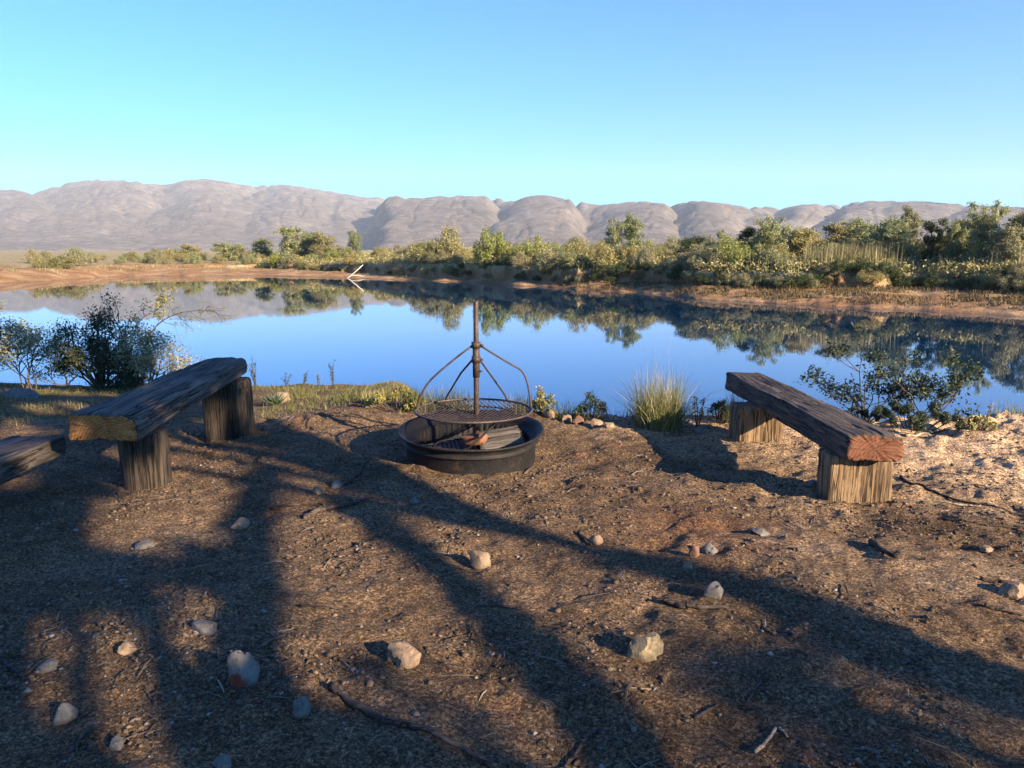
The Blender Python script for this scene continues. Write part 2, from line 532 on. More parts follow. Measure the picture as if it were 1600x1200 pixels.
def gz(x, y):
    x = np.asarray(x, float); y = np.asarray(y, float)
    i = np.clip(np.searchsorted(GX, x) - 1, 0, len(GX) - 2); j = np.clip(np.searchsorted(GY, y) - 1, 0, len(GY) - 2)
    u = np.clip((x - GX[i]) / (GX[i + 1] - GX[i]), 0, 1); v = np.clip((y - GY[j]) / (GY[j + 1] - GY[j]), 0, 1)
    return (ZZ[j, i] * (1 - u) + ZZ[j, i + 1] * u) * (1 - v) + (ZZ[j + 1, i] * (1 - u) + ZZ[j + 1, i + 1] * u) * v

CP, SP = math.cos(PITCH), math.sin(PITCH)
def ray(px, py):
    u = (px - 800) / FPX; v = (600 - py) / FPX
    return Vector((u, CP + v * SP, -SP + v * CP))
def at(px, py, z=None):
    """the ground point seen at a pixel of the 1600x1200 photograph"""
    d = ray(px, py)
    if z is not None:
        t = (z - CAM_H) / d.z
        return Vector((d.x * t, d.y * t, z))
    t = 1.5
    for _ in range(4000):
        x, y = d.x * t, d.y * t
        zz = CAM_H + d.z * t
        g = float(macro(x, y))
        if zz <= g: break
        t += max(0.004, (zz - g) * 0.6)
        if t > 40: break
    x, y = d.x * t, d.y * t
    return Vector((x, y, float(gz(x, y))))

# ------------------------------------------------------------------ far bank
HORIZ = 393.0
shore_px = [-500, -200, 0, 100, 200, 400, 540, 650, 750, 800, 900, 1000, 1100, 1200, 1300, 1400, 1500, 1600, 1900, 2300]
shore_py = [470, 452, 443, 437, 432.5, 431, 435, 437, 442, 446, 452, 457, 467, 474, 480, 484, 490, 495, 515, 545]
th_l = []; r_l = []
for a, b in zip(shore_px, shore_py):
    d = ray(a, b); t = (WATER - CAM_H) / d.z
    th_l.append(math.atan2(d.x, d.y)); r_l.append(math.hypot(d.x, d.y) * t)
def tpx(px):
    return np.arctan((np.asarray(px, float) - 800) / FPX * CP)
def shoreR(th):
    r = np.interp(th, th_l, r_l)
    x = np.sin(th) * r; y = np.cos(th) * r
    return r + 0.9 * fbm2(np.asarray(th) * 26, np.asarray(th) * 0 + 1.5, 4, 77) * r / 50
bk_px = [-500, 0, 250, 360, 420, 520, 600, 700, 800, 900, 1000, 1100, 1200, 1300, 1450, 1600, 2300]
bk_w = [6, 5, 8, 10, 11, 9, 4, 2.2, 2.0, 2.2, 4.0, 4.0, 4.0, 5.5, 7.5, 6.5, 6]
bk_h = [0.7, 0.72, 0.75, 0.6, 0.5, 0.4, 0.3, 0.3, 0.3, 0.4, 0.5, 0.55, 0.55, 0.6, 0.65, 0.65, 0.6]
bk_c = [0.05, 0.05, 0.1, 0.25, 0.5, 0.7, 1.0, 1.1, 0.85, 0.8, 0.65, 0.65, 0.7, 0.7, 0.65, 0.6, 0.6]
bk_th = tpx(bk_px)
def far_z(th, t):
    """height of the far land at bearing th, t metres behind the water's edge"""
    th = np.asarray(th, float); t = np.asarray(t, float)
    w = np.interp(th, bk_th, bk_w) * (1 + 0.10 * fbm2(th * 12, th * 0 + 9, 2, 81))
    h = np.interp(th, bk_th, bk_h); c = np.interp(th, bk_th, bk_c) * (1 + 0.12 * fbm2(th * 11, th * 0 + 4, 2, 83) * np.exp(-np.maximum(t - w, 0) / 4))
    z = WATER + np.where(t < 0, 0.22 * t, 0)
    z = z + h * np.clip(t / w, 0, 1) ** 0.8
    z = z + c * sstep(w - 0.05, w + 0.45, t)
    back = np.maximum(t - w - 0.4, 0)
    rise = 0.4 + 0.6 * sstep(-0.25, 0.0, th)
    z = z + rise * (0.055 * back * np.exp(-back / 70.0) + 0.007 * np.maximum(back - 100, 0) * np.exp(-back / 4000))
    return np.maximum(z, -2.6)
TH = np.linspace(math.radians(-62), math.radians(62), 760)
tt = list(np.arange(-7, -0.5, 0.7)) + list(np.arange(-0.5, 13, 0.14))
s = 0.14
while tt[-1] < 1900:
    s *= 1.06; tt.append(tt[-1] + min(s, 60))
tt = np.array(tt)
TT, TG = np.meshgrid(tt, TH, indexing='ij')
R = shoreR(TG) + TT
FX, FY = np.sin(TG) * R, np.cos(TG) * R
FZ = far_z(TG, TT)
FZ = FZ + np.where(TT > 0, 1, 0.3) * (0.05 * fbm2(FX * 1.1, FY * 1.1, 4, 91) + 0.25 * sstep(15, 60, TT) * fbm2(FX * 0.07, FY * 0.07, 3, 93))

def far_land_mat():
    m, nt, out = new_mat('far_land')
    co = objco(nt)
    n1 = noise(nt, co, 0.35, 5, 0.65, 0.4)
    n2 = noise(nt, co, 3.5, 5, 0.7)
    earth = ramp(nt, n1, [(0.3, (0.145, 0.075, 0.033)), (0.5, (0.255, 0.150, 0.073)), (0.72, (0.39, 0.27, 0.15))])
    grassy = ramp(nt, n2, [(0.35, (0.17, 0.145, 0.07)), (0.6, (0.33, 0.27, 0.145)), (0.8, (0.44, 0.35, 0.21))])
    sep = nd(nt, 'ShaderNodeSeparateXYZ'); nt.links.new(co, sep.inputs[0])
    hgt = math_n(nt, 'ADD', sep.outputs[2], math_n(nt, 'MULTIPLY_ADD', n1, 1.6, -0.8))
    c = mix(nt, ramp(nt, hgt, [(0.0, 0.0), (0.35, 1.0)]), earth, grassy)
    # wet, darker margin with a shape of its own at the water's edge
    wet = math_n(nt, 'ADD', sep.outputs[2], math_n(nt, 'MULTIPLY', n2, 0.10))
    wetm = nd(nt, 'ShaderNodeMapRange'); nt.links.new(wet, wetm.inputs[0])
    wetm.inputs[1].default_value = -0.78; wetm.inputs[2].default_value = -0.66
    c = mix(nt, wetm.outputs[0], (0.12, 0.075, 0.045), c)
    c = mix(nt, 0.8, c, ramp(nt, noise(nt, co, 14, 4, 0.7), [(0.3, 0.55), (0.7, 1.3)]), 'MULTIPLY')
    principled(nt, out, c, 0.95, bump(nt, n2, 0.8, 0.15), 0.1)
    return m
M['far_land'] = far_land_mat()
me = mesh_np('far_bank', np.stack([FX, FY, FZ], -1), grid_quads(len(tt), len(TH)), smooth=True)
fb = link('far_bank', me, M['far_land'])
tag(fb, 'far shore of orange earth and dry scrubland', None, None, 'structure')

def far_pt(px, t):
    th = float(tpx(px)); r = float(shoreR(np.array([th]))[0]) + t
    return Vector((math.sin(th) * r, math.cos(th) * r, float(far_z(np.array([th]), np.array([t]))[0]))), r

# ------------------------------------------------------------------ water
def water_mat():
    m, nt, out = new_mat('water')
    co = objco(nt)
    rip = noise(nt, mapping(nt, co, (1.0, 2.2, 1)), 2.2, 3, 0.5)
    rip2 = noise(nt, mapping(nt, co, (0.25, 0.6, 1)), 0.5, 2, 0.5)
    nrm = bump(nt, mix(nt, 0.5, rip, rip2), 0.008, 0.10)
    p = principled(nt, out, (0.002, 0.020, 0.05), 0.006, nrm, 0.5)
    p.inputs['IOR'].default_value = 1.75
    p.inputs['Specular Tint'].default_value = (0.35, 0.8, 1.0, 1)
    return m
M['water'] = water_mat()
# a closed-off lake surface: a wide grid sheet between the two banks
wx = np.linspace(-160, 160, 60); wy = np.linspace(6, 110, 40)
WX, WY = np.meshgrid(wx, wy)
me = mesh_np('lake', np.stack([WX, WY, WX * 0 + WATER], -1), grid_quads(40, 60))
lake = link('lake', me, M['water'])
tag(lake, 'still blue lake mirroring the far bank and hills', None, None, 'structure')

# ------------------------------------------------------------------ mountains
sil_px = [-400, -200, -60, 0, 30, 65, 90, 125, 160, 200, 240, 265, 290, 320, 350, 390, 450, 500, 575, 600, 645, 675, 750, 800, 815, 850, 880, 925, 975, 1000, 1055, 1080, 1120, 1160, 1200, 1215, 1240, 1260, 1290, 1350, 1425, 1500, 1600, 1750, 2000, 2300]
sil_py = [290, 300, 300, 297, 296, 302, 294, 284, 280, 282, 286, 290, 283, 279, 282, 291, 289, 296, 308, 307, 311, 307, 306, 316, 309, 305, 311, 321, 316, 315, 320, 314, 317, 324, 323, 327, 321, 318, 323, 314, 315, 320, 324, 318, 326, 322]
def mtn():
    nT, nR = 900, 150
    th = np.linspace(math.radians(-60), math.radians(60), nT)
    pxs = 800 + np.tan(th) / CP * FPX
    r0, r1 = 1450.0, 6200.0
    rr = r0 + (r1 - r0) * np.linspace(0, 1, nR) ** 1.1
    RR, TG = np.meshgrid(rr, th, indexing='ij')
    PX = np.broadcast_to(pxs, RR.shape)
    X, Y = np.sin(TG) * RR, np.cos(TG) * RR
    # overlapping domes with spurs that run down towards the lake: (px, half width, ridge radius, relative height, front length)
    domes = [(-330, 170, 5000, 1.0, 2800), (-150, 140, 5000, .95, 2700), (10, 110, 5200, .92, 2900), (165, 150, 5400, 1.0, 3200), (320, 130, 5400, 1.02, 3300), (450, 130, 5300, .98, 3200), (545, 110, 5000, .8, 2900),
             (705, 112, 4100, .93, 2100), (850, 88, 3900, .97, 2000), (990, 92, 3900, .92, 2000), (1105, 72, 3800, .95, 1900), (1175, 60, 4300, .78, 2000), (1258, 62, 4300, .92, 2100),
             (1400, 150, 4200, 1.0, 2200), (1560, 150, 4300, .95, 2300), (1760, 160, 4300, 1.0, 2300), (2000, 180, 4300, 1.0, 2300), (2250, 180, 4300, 1.0, 2300)]
    wrp = 26 * fbm2(X * 0.0022, Y * 0.0022, 3, 101)
    Z = np.zeros_like(RR)
    for (c, hw, rr_, hh, fl) in domes:
        if c > 600: rr_, fl = rr_ * 0.8, fl * 0.78
        bend = (rr_ - RR) / fl
        u = (PX + wrp + 18 * bend * math.sin(c) - c) / (hw * (1.0 - 0.12 * bend))
        cross = np.clip(1 - np.abs(u) ** 2.2 * 0.62, 0, 1)
        v = (RR - rr_) / fl
        front = np.clip(1 + v, 0, 1)
        prof = np.where(v < 0, np.sin(front * math.pi / 2) ** 1.35, np.clip(1 - v * v * 2, 0, 1))
        Z = np.maximum(Z, hh * cross * prof)
    # erosion: gullies running down the slopes
    rid = 1 - np.abs(fbm2(X * 0.0045, Y * 0.0045, 4, 111))
    gul = 1 - np.abs(vn2(PX * 0.055 + 1.5 * fbm2(X * 0.003, Y * 0.003, 2, 121), RR * 0.0012, 131))
    Z = Z * (1 - 0.09 * sstep(0.75, 1.0, gul) * (1 - Z * 0.75)) + Z * 0.02 * (rid - 0.6) + 0.004 * fbm2(X * 0.016, Y * 0.016, 4, 141) * np.clip(Z * 3, 0, 1)
    rdg = sum((0.5 ** o) * (1 - np.abs(vn2(X * 0.0042 * 2 ** o + 5 * o, Y * 0.0042 * 2 ** o, 161 + o))) ** 2 for o in range(5))
    Z = Z * (1 + 0.075 * (rdg - 0.9) * (1 - 0.55 * np.clip(Z, 0, 1)))
    # fit the skyline
    H = np.interp(pxs, sil_px, sil_py)
    H = H + 1.0 * fbm2(pxs * 0.06, pxs * 0, 3, 151)
    tanel = np.array([(math.sin(-PITCH) + (600 - b) / FPX * CP) / math.sqrt((CP + (600 - b) / FPX * SP) ** 2) for b in H]) * np.cos(th)
    best = (Z / RR).max(0)
    sc_ = tanel / np.maximum(best, 1e-6)
    k = np.ones(9) / 9
    sc_ = np.convolve(np.pad(sc_, 4, mode='edge'), k, 'valid')
    Z = Z * sc_[None, :] + CAM_H
    Z = np.where(Z < 8, Z - 6, Z)
    m, nt, out = new_mat('mountain_scrub')
    co = objco(nt)
    n1 = noise(nt, co, 0.0035, 6, 0.65, 0.4)
    n2 = noise(nt, co, 0.028, 8, 0.8)
    c = ramp(nt, n1, [(0.3, (0.115, 0.096, 0.077)), (0.5, (0.155, 0.128, 0.105)), (0.72, (0.198, 0.164, 0.136))])
    c = mix(nt, 0.85, c, ramp(nt, n2, [(0.34, 0.3), (0.52, 1.0), (0.68, 1.9)]), 'MULTIPLY')
    n3 = noise(nt, mapping(nt, co, loc=(900, 400, 0)), 0.009, 5, 0.7, 0.6)
    c = mix(nt, ramp(nt, n3, [(0.60, 0.0), (0.72, 0.6)]), c, (0.28, 0.235, 0.205))
    principled(nt, out, c, 0.95, bump(nt, n2, 1.0, 14.0), 0.05)
    me = mesh_np('mountains', np.stack([X, Y, Z], -1), grid_quads(nR, nT), smooth=True)
    o = link('mountains', me, m)
    tag(o, 'rounded grey brown mountain range along the horizon', None, None, 'structure')
mtn()

# ------------------------------------------------------------------ haze
def haze():
    mb = MB()
    mb.box((0, 1500, 350 - 4), (15000, 11400, 708))
    m, nt, out = new_mat('haze')
    pv = nd(nt, 'ShaderNodeVolumePrincipled')
    pv.inputs['Color'].default_value = (0.77, 0.89, 0.98, 1)
    pv.inputs['Density'].default_value = 0.00009
    pv.inputs['Anisotropy'].default_value = 0.0
    nt.links.new(pv.outputs[0], out.inputs['Volume'])
    o = mb.build('haze', m, smooth=False)
    tag(o, 'thin pale haze in the air', None, None, 'stuff')
haze()
# ------------------------------------------------------------------ wooden beams
def rounded_rect(W, H, radii, n):
    """outline of a W x H rectangle (y across, z up from 0), radii for BL, BR, TR, TL"""
    P = []
    cs = [(-W / 2, 0, radii[0], math.pi), (W / 2, 0, radii[1], 1.5 * math.pi), (W / 2, H, radii[2], 0), (-W / 2, H, radii[3], 0.5 * math.pi)]
    for (cx, cz, r, a0) in cs:
        sx = 1 if cx < 0 else -1; sz = 1 if cz == 0 else -1
        for k in range(9):
            a = a0 + k / 8 * math.pi / 2
            P.append((cx + sx * r + r * math.cos(a), cz + sz * r + r * math.sin(a)))
    P = np.array(P); Q = np.vstack([P, P[:1]])
    L = np.concatenate([[0], np.cumsum(np.hypot(*(np.diff(Q, axis=0).T)))])
    s = np.linspace(0, L[-1], n, endpoint=False)
    return np.stack([np.interp(s, L, Q[:, 0]), np.interp(s, L, Q[:, 1])], -1), s

def beam(name, L, W, H, mats, parent, seed, radii=(.02, .02, .02, .02), crack=0.010, wave=0.012, nl=110, nc=110, freq=34, taper=0.0, end_rough=0.012, bend=0.0, loc=None, rot=None, crack_w=0.16):
    """a weathered timber, long axis local X from 0 to L, with split grain; mats = (side, sawn end)"""
    pr, s = rounded_rect(W, H, radii, nc)
    cen = np.array([0, H / 2])
    xs = np.linspace(0, L, nl)
    d = pr - cen
    nrm = np.roll(pr, -1, 0) - np.roll(pr, 1, 0)
    nrm = np.stack([nrm[:, 1], -nrm[:, 0]], -1); nrm /= np.linalg.norm(nrm, axis=1)[:, None] + 1e-9
    Xg, Sg = np.meshgrid(xs, s, indexing='ij')
    per = s[-1] + s[1]
    ca, sa = np.cos(2 * np.pi * Sg / per) * per / 6.283, np.sin(2 * np.pi * Sg / per) * per / 6.283
    big = vn3(ca * 5, sa * 5, Xg * 1.8, seed) * wave + vn3(ca * 13, sa * 13, Xg * 5, seed + 1) * wave * 0.45
    g1 = vn3(ca * freq, sa * freq, Xg * 1.6 + 0.5 * vn3(ca * 8, sa * 8, Xg * 4, seed + 9), seed + 2)
    cr = np.clip(1 - np.abs(g1) / crack_w, 0, 1) ** 0.8 * sstep(-0.15, 0.4, vn3(ca * 6, sa * 6, Xg * 2.2, seed + 3))
    g2 = vn3(ca * freq * 2.2, sa * freq * 2.2, Xg * 3.5, seed + 4)
    disp = big - crack * cr - crack * 0.25 * np.abs(g2)
    endw = np.minimum(Xg, L - Xg)
    disp = disp - 0.010 * np.exp(-endw / 0.012) - 0.015 * np.exp(-endw / 0.05) * np.clip(vn3(ca * 18, sa * 18, Xg, seed + 6), 0, 1)
    k = 1 - taper * Xg / L
    Yv = pr[:, 0][None] * k + nrm[:, 0][None] * disp
    Zv = cen[1] + d[:, 1][None] * k + nrm[:, 1][None] * disp
    Yv = Yv + (0.5 * W * 0.10 * vn2(Xg * 1.1, Xg * 0 + seed, seed + 7)) * (nl > 20) * 0.6
    Zv = Zv + bend * np.sin(np.pi * Xg / L)
    xj = end_rough * vn3(ca * 26, sa * 26, Xg * 0, seed + 8)
    Xv = Xg + np.where(Xg < L / 2, 1, -1) * np.exp(-endw / 0.03) * np.abs(xj)
    V = [np.stack([Xv, Yv, Zv], -1).reshape(-1, 3)]
    i = np.arange(nl - 1)[:, None] * nc + np.arange(nc)[None]; j = np.arange(nl - 1)[:, None] * nc + (np.arange(nc)[None] + 1) % nc
    Q = [np.stack([i, i + nc, j + nc, j], -1).reshape(-1, 4)]
    nq_side = len(Q[0]); base = nl * nc; T = []
    for end in (0, nl - 1):
        ring0 = V[0].reshape(nl, nc, 3)[end]
        c0 = ring0.mean(0)
        prev = end * nc + np.arange(nc)
        K = 10
        for kk in range(1, K):
            f = 1 - kk / K
            rr = c0 + (ring0 - c0) * f
            rr[:, 0] = ring0[:, 0] * f * f + c0[0] * (1 - f * f) + (0.0035 * vn2(rr[:, 1] * 40, rr[:, 2] * 40, seed + 11))
            # radial drying checks in the sawn face
            ang = np.arctan2(rr[:, 2] - c0[2], rr[:, 1] - c0[1])
            ck = np.clip(1 - np.abs(vn2(ang * 3.0, ang * 0 + f * 1.2, seed + 12)) / 0.10, 0, 1)
            rr[:, 0] += (1 if end == 0 else -1) * 0.004 * ck * (vn2(ang * 2, ang * 0, seed + 13) > 0)
            idx = base + np.arange(nc); V.append(rr); base += nc
            a, b = prev, np.roll(prev, -1); c_, d_ = np.roll(idx, -1), idx
            q = np.stack([a, b, c_, d_], -1)
            Q.append(q if end == 0 else q[:, ::-1]); prev = idx
        V.append(c0[None]); ci = base; base += 1
        t = np.stack([prev, np.roll(prev, -1), np.full(nc, ci)], -1)
        T.append(t if end == 0 else t[:, ::-1])
    Q = np.concatenate(Q); T = np.concatenate(T)
    me = mesh_np(name, np.concatenate(V), Q, T, smooth=True)
    me.materials.append(mats[0]); me.materials.append(mats[1])
    mi = np.zeros(len(Q) + len(T), np.int32); mi[nq_side + 2 * nc:] = 1
    mi[nq_side:nq_side + 2 * nc] = 1
    me.polygons.foreach_set('material_index', mi)
    o = link(name, me, None, parent, loc, rot)
    return o

UP = (0, -math.pi / 2, 0)      # turns a beam's long axis upright
def post(parent, x, y, ztop, w, d, mats, seed, rot=0.0, radii=(.015, .015, .015, .015), sink=0.12, **kw):
    """an upright log, w across the view, d deep, from under the soil to ztop (parent at the origin)"""
    zb = float(gz(x, y)) - sink
    o = beam('leg', ztop - zb, w, d, mats, parent, seed, radii, nl=60, nc=140, **kw)
    o.matrix_local = Matrix.Translation((x, y, zb)) @ Matrix.Rotation(rot, 4, 'Z') @ Matrix(((0, 1, 0, 0), (0, 0, 1, -d / 2), (1, 0, 0, 0), (0, 0, 0, 1)))
    return o

def place_beam(o, p0, p1, roll=0.0):
    p0, p1 = Vector(p0), Vector(p1)
    x = (p1 - p0).normalized(); y = Vector((0, 0, 1)).cross(x).normalized(); z = x.cross(y)
    R = Matrix((x, y, z)).transposed().to_4x4()
    o.matrix_local = Matrix.Translation(p0) @ R @ Matrix.Rotation(roll, 4, 'X')

# right bench
rb = empty('timber_bench', (0, 0, 0))
tag(rb, 'weathered timber bench on two posts with a reddish sawn end, right of the fire pit', 'bench')
s_ = beam('seat', 2.42, 0.35, 0.165, (M['beam_dark'], M['end_right']), rb, 301, (.05, .03, .02, .07), crack=0.011, wave=0.013, nl=200, nc=170, freq=30, taper=0.04)
place_beam(s_, (2.125, 4.33, 0.285), (2.055, 6.74, 0.285))
post(rb, 2.10, 4.55, 0.300, 0.385, 0.20, (M['post_right'], M['post_right']), 311, 0.03, crack=0.035, freq=22, wave=0.010, crack_w=0.32)
post(rb, 1.955, 6.02, 0.300, 0.36, 0.24, (M['post_right'], M['post_right']), 321, 0.05, crack=0.010, freq=40, wave=0.006)

# left bench
lb = empty('timber_bench', (0, 0, 0))
tag(lb, 'heavy grey timber bench with a golden sawn end, left of the fire pit', 'bench')
s_ = beam('seat', 2.05, 0.44, 0.175, (M['beam_grey'], M['end_left']), lb, 401, (.02, .02, .03, .075), crack=0.012, wave=0.009, nl=180, nc=180, freq=24, taper=0.22)
place_beam(s_, (-2.56, 4.68, 0.325), (-2.515, 6.73, 0.425))
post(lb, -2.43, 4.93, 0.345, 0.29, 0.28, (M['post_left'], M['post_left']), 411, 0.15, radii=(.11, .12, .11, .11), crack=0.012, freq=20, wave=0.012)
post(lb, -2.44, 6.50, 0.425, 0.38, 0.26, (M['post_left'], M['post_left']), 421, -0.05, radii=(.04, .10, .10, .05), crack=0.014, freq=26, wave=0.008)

# low bench cut by the left edge
fbn = empty('low_bench', (0, 0, 0))
tag(fbn, 'low weathered plank seat at the left edge, partly behind the left bench', 'bench')
s_ = beam('seat', 1.75, 0.40, 0.135, (M['beam_grey'], M['end_left']), fbn, 501, (.015, .015, .02, .02), crack=0.012, wave=0.010, nl=150, nc=130, freq=28)
place_beam(s_, (-3.38, 3.35, 0.120), (-3.21, 5.09, 0.135))
for (bx_, by_, sd) in ((-3.34, 4.28, 511), (-3.40, 3.60, 521)):
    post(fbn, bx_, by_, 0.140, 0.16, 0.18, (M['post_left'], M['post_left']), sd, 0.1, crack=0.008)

# ------------------------------------------------------------------ fire pit
PITX, PITY = -0.30, 5.52
pz = float(macro(PITX, PITY))
pit = empty('fire_pit', (PITX, PITY, pz))
pit.rotation_euler = (0.055, 0, 0)
tag(pit, 'round black steel fire pit with a flared rim, dug into the soil', 'fire pit')
def dent(v, a):
    f = 1 + 0.006 * np.sin(2 * a + 0.6) + 0.004 * np.sin(5 * a)
    v[..., 0] *= f; v[..., 1] *= f
    v[..., 2] += 0.004 * np.sin(3 * a + 1) * (v[..., 2] > 0.1)
    return v
outer = [(0.468, -0.10), (0.470, 0.0), (0.473, 0.120), (0.478, 0.128), (0.490, 0.132), (0.493, 0.138), (0.490, 0.144), (0.482, 0.149), (0.486, 0.172), (0.505, 0.192), (0.522, 0.200), (0.532, 0.206), (0.535, 0.212), (0.531, 0.219), (0.522, 0.220), (0.508, 0.212)]
v, q = lathe(outer, 128, dent)
body = link('bowl_wall', mesh_np('bowl_wall', v, q, smooth=True), M['soot'], pit)
inner = [(0.508, 0.212), (0.486, 0.192), (0.474, 0.170), (0.460, 0.150), (0.434, 0.142), (0.424, 0.120), (0.418, 0.05), (0.410, 0.02)]
def corr(v, a):
    v = dent(v, a)
    r = np.hypot(v[..., 0], v[..., 1]); k = np.where(r < 0.432, 1 + 0.014 * np.sign(np.sin(60 * a))[None] * 0.7, 1)
    v[..., 0] *= k; v[..., 1] *= k
    return v
v, q = lathe(inner, 480, corr)
link('bowl_lining', mesh_np('bowl_lining', v, q), M['soot'], pit)
aa = np.linspace(0, 2 * np.pi, 64, endpoint=False); rr = np.linspace(0.002, 0.425, 30)
RR_, AA_ = np.meshgrid(rr, aa, indexing='ij')
ax, ay = RR_ * np.cos(AA_), RR_ * np.sin(AA_)
az = 0.045 + 0.02 * fbm2(ax * 9, ay * 9, 4, 7) - 0.03 * RR_
vv = np.stack([ax, ay, az], -1).reshape(-1, 3)
i = np.arange(29)[:, None] * 64 + np.arange(64)[None]; j = np.arange(29)[:, None] * 64 + (np.arange(64)[None] + 1) % 64
link('ash_bed', mesh_np('ash_bed', vv, np.stack([i, i + 64, j + 64, j], -1).reshape(-1, 4), smooth=True), M['ash'], pit)

# ------------------------------------------------------------------ swivel grill on its pole
GZ = 0.345
gr = empty('swivel_grill', (PITX + 0.02, PITY - 0.02, pz))
tag(gr, 'round wire mesh cooking grill hung from an iron pole over the fire pit', 'grill')
mb = MB(); mb.tube([(0.02, 0, 0.03), (0.02, 0, 0.6), (0.022, 0, 1.13), (0.022, 0, 1.150)], [0.0195, 0.0195, 0.0185, 0.0185], 14)
mb.build('pole', M['iron'], gr)
mb = MB(); mb.tube([(0.021, 0, 0.60), (0.021, 0, 0.855)], [0.026, 0.026], 14)
slv = mb.build('sleeve', M['iron'], gr)
for zc in (0.835, 0.73):
    mb = MB(); mb.tube([(0.021, 0, zc - 0.022), (0.021, 0, zc + 0.022)], [0.034, 0.034], 14); mb.build('collar', M['iron'], slv)
    mb = MB(); mb.tube([(0.05, -0.005, zc), (0.075, -0.005, zc)], [0.009, 0.009], 6); mb.build('bolt', M['iron'], slv)
mb = MB(); mb.tube([(0.045, -0.01, 0.645), (0.066, -0.012, 0.645)], [0.008, 0.008], 6); mb.build('bolt', M['iron'], slv)
GR = 0.425
def bez(p, n=14):
    p = [Vector(x) for x in p]; out = []
    for k in range(n + 1):
        t = k / n
        q = list(p)
        while len(q) > 1: q = [q[i].lerp(q[i + 1], t) for i in range(len(q) - 1)]
        out.append(q[0])
    return out
arms = [([(0.045, 0, 0.835), (0.20, 0, 0.735), (0.335, 0.0, 0.66)], [(0.335, 0.0, 0.66), (0.40, 0.0, 0.615), (0.405, 0, 0.48), (0.422, 0, GZ + 0.02)]),
        ([(0.0, 0, 0.835), (-0.16, 0, 0.72), (-0.29, 0.0, 0.60)], [(-0.29, 0.0, 0.60), (-0.36, 0.0, 0.535), (-0.395, 0, 0.45), (-0.422, 0, GZ + 0.02)]),
        ([(0.04, 0.01, 0.735), (0.12, 0.12, 0.60)], [(0.12, 0.12, 0.60), (0.20, 0.24, 0.46), (0.235, 0.34, 0.40), (0.24, 0.350, GZ + 0.02)]),
        ([(0.0, 0.01, 0.735), (-0.10, 0.12, 0.61)], [(-0.10, 0.12, 0.61), (-0.18, 0.24, 0.47), (-0.225, 0.34, 0.40), (-0.235, 0.353, GZ + 0.02)])]
for a, b in arms:
    mb = MB(); pts = bez(a, 5)[:-1] + bez(b, 10)
    mb.tube(pts, 0.0075, 7); mb.build('arm', M['iron'], gr)
ringpts = [(GR * math.cos(2 * math.pi * k / 96), GR * math.sin(2 * math.pi * k / 96), GZ + 0.012) for k in range(97)]
mb = MB(); mb.tube(ringpts, 0.008, 8, cap=False); mb.build('rim', M['iron'], gr)
ringpts = [(0.30 * math.cos(2 * math.pi * k / 72), 0.30 * math.sin(2 * math.pi * k / 72), GZ - 0.022) for k in range(73)]
mb = MB(); mb.tube(ringpts, 0.006, 6, cap=False); mb.build('inner_ring', M['iron'], gr)
# expanded-metal mesh, a shallow dish of crossing diagonal strands
mb = MB(); st = 0.032
def dish(x, y):
    r2 = (x * x + y * y) / (GR * GR)
    return GZ + 0.008 - 0.026 * (1 - r2)
for sgn in (1, -1):
    dx, dy = math.cos(1.22), sgn * math.sin(1.22)
    nx, ny = -dy, dx
    k = -int(GR / st) - 1
    while k * st < GR:
        off = k * st; k += 1
        if abs(off) >= GR - 0.005: continue
        half = math.sqrt(GR * GR - off * off)
        n = max(2, int(half * 2 / 0.07))
        P = []
        for m_ in range(n + 1):
            l = -half + 2 * half * m_ / n
            x, y = nx * off + dx * l, ny * off + dy * l
            P.append((x, y, dish(x, y) + sgn * 0.0012))
        mb.tube(P, 0.0028, 4)
msh = mb.build('grill_mesh', M['iron'], gr)
tag(msh, None, None, None, 'stuff')

# things lying in the pit
def blob(name, mat, dims, seed, rough=0.2, sub=3, flat=0.0, facets=0):
    bm = bmesh.new(); bmesh.ops.create_icosphere(bm, subdivisions=sub, radius=1.0)
    rg = random.Random(seed)
    cuts = [(Vector((rg.gauss(0, 1), rg.gauss(0, 1), rg.gauss(0, 0.8))).normalized(), rg.uniform(0.62, 0.9)) for _ in range(facets)]
    co = np.array([v.co[:] for v in bm.verts])
    n = vn3(co[:, 0] * 1.3 + seed, co[:, 1] * 1.3, co[:, 2] * 1.3, seed) * rough + vn3(co[:, 0] * 3.2, co[:, 1] * 3.2 + seed, co[:, 2] * 3.2, seed + 1) * rough * 0.45 + vn3(co[:, 0] * 7, co[:, 1] * 7 + seed, co[:, 2] * 7, seed + 2) * rough * 0.2
    for v, k in zip(bm.verts, n):
        p = v.co * (1 + float(k))
        for (c, d) in cuts:
            e = p.dot(c) - d
            if e > 0: p -= c * e * 0.92
        v.co = Vector((p.x * dims[0], p.y * dims[1], p.z * dims[2]))
    me = bpy.data.meshes.new(name); bm.to_mesh(me); bm.free()
    me.polygons.foreach_set('use_smooth', np.ones(len(me.polygons), bool))
    try: me.set_sharp_from_angle(angle=math.radians(38))
    except Exception: pass
    return link(name, me, mat)

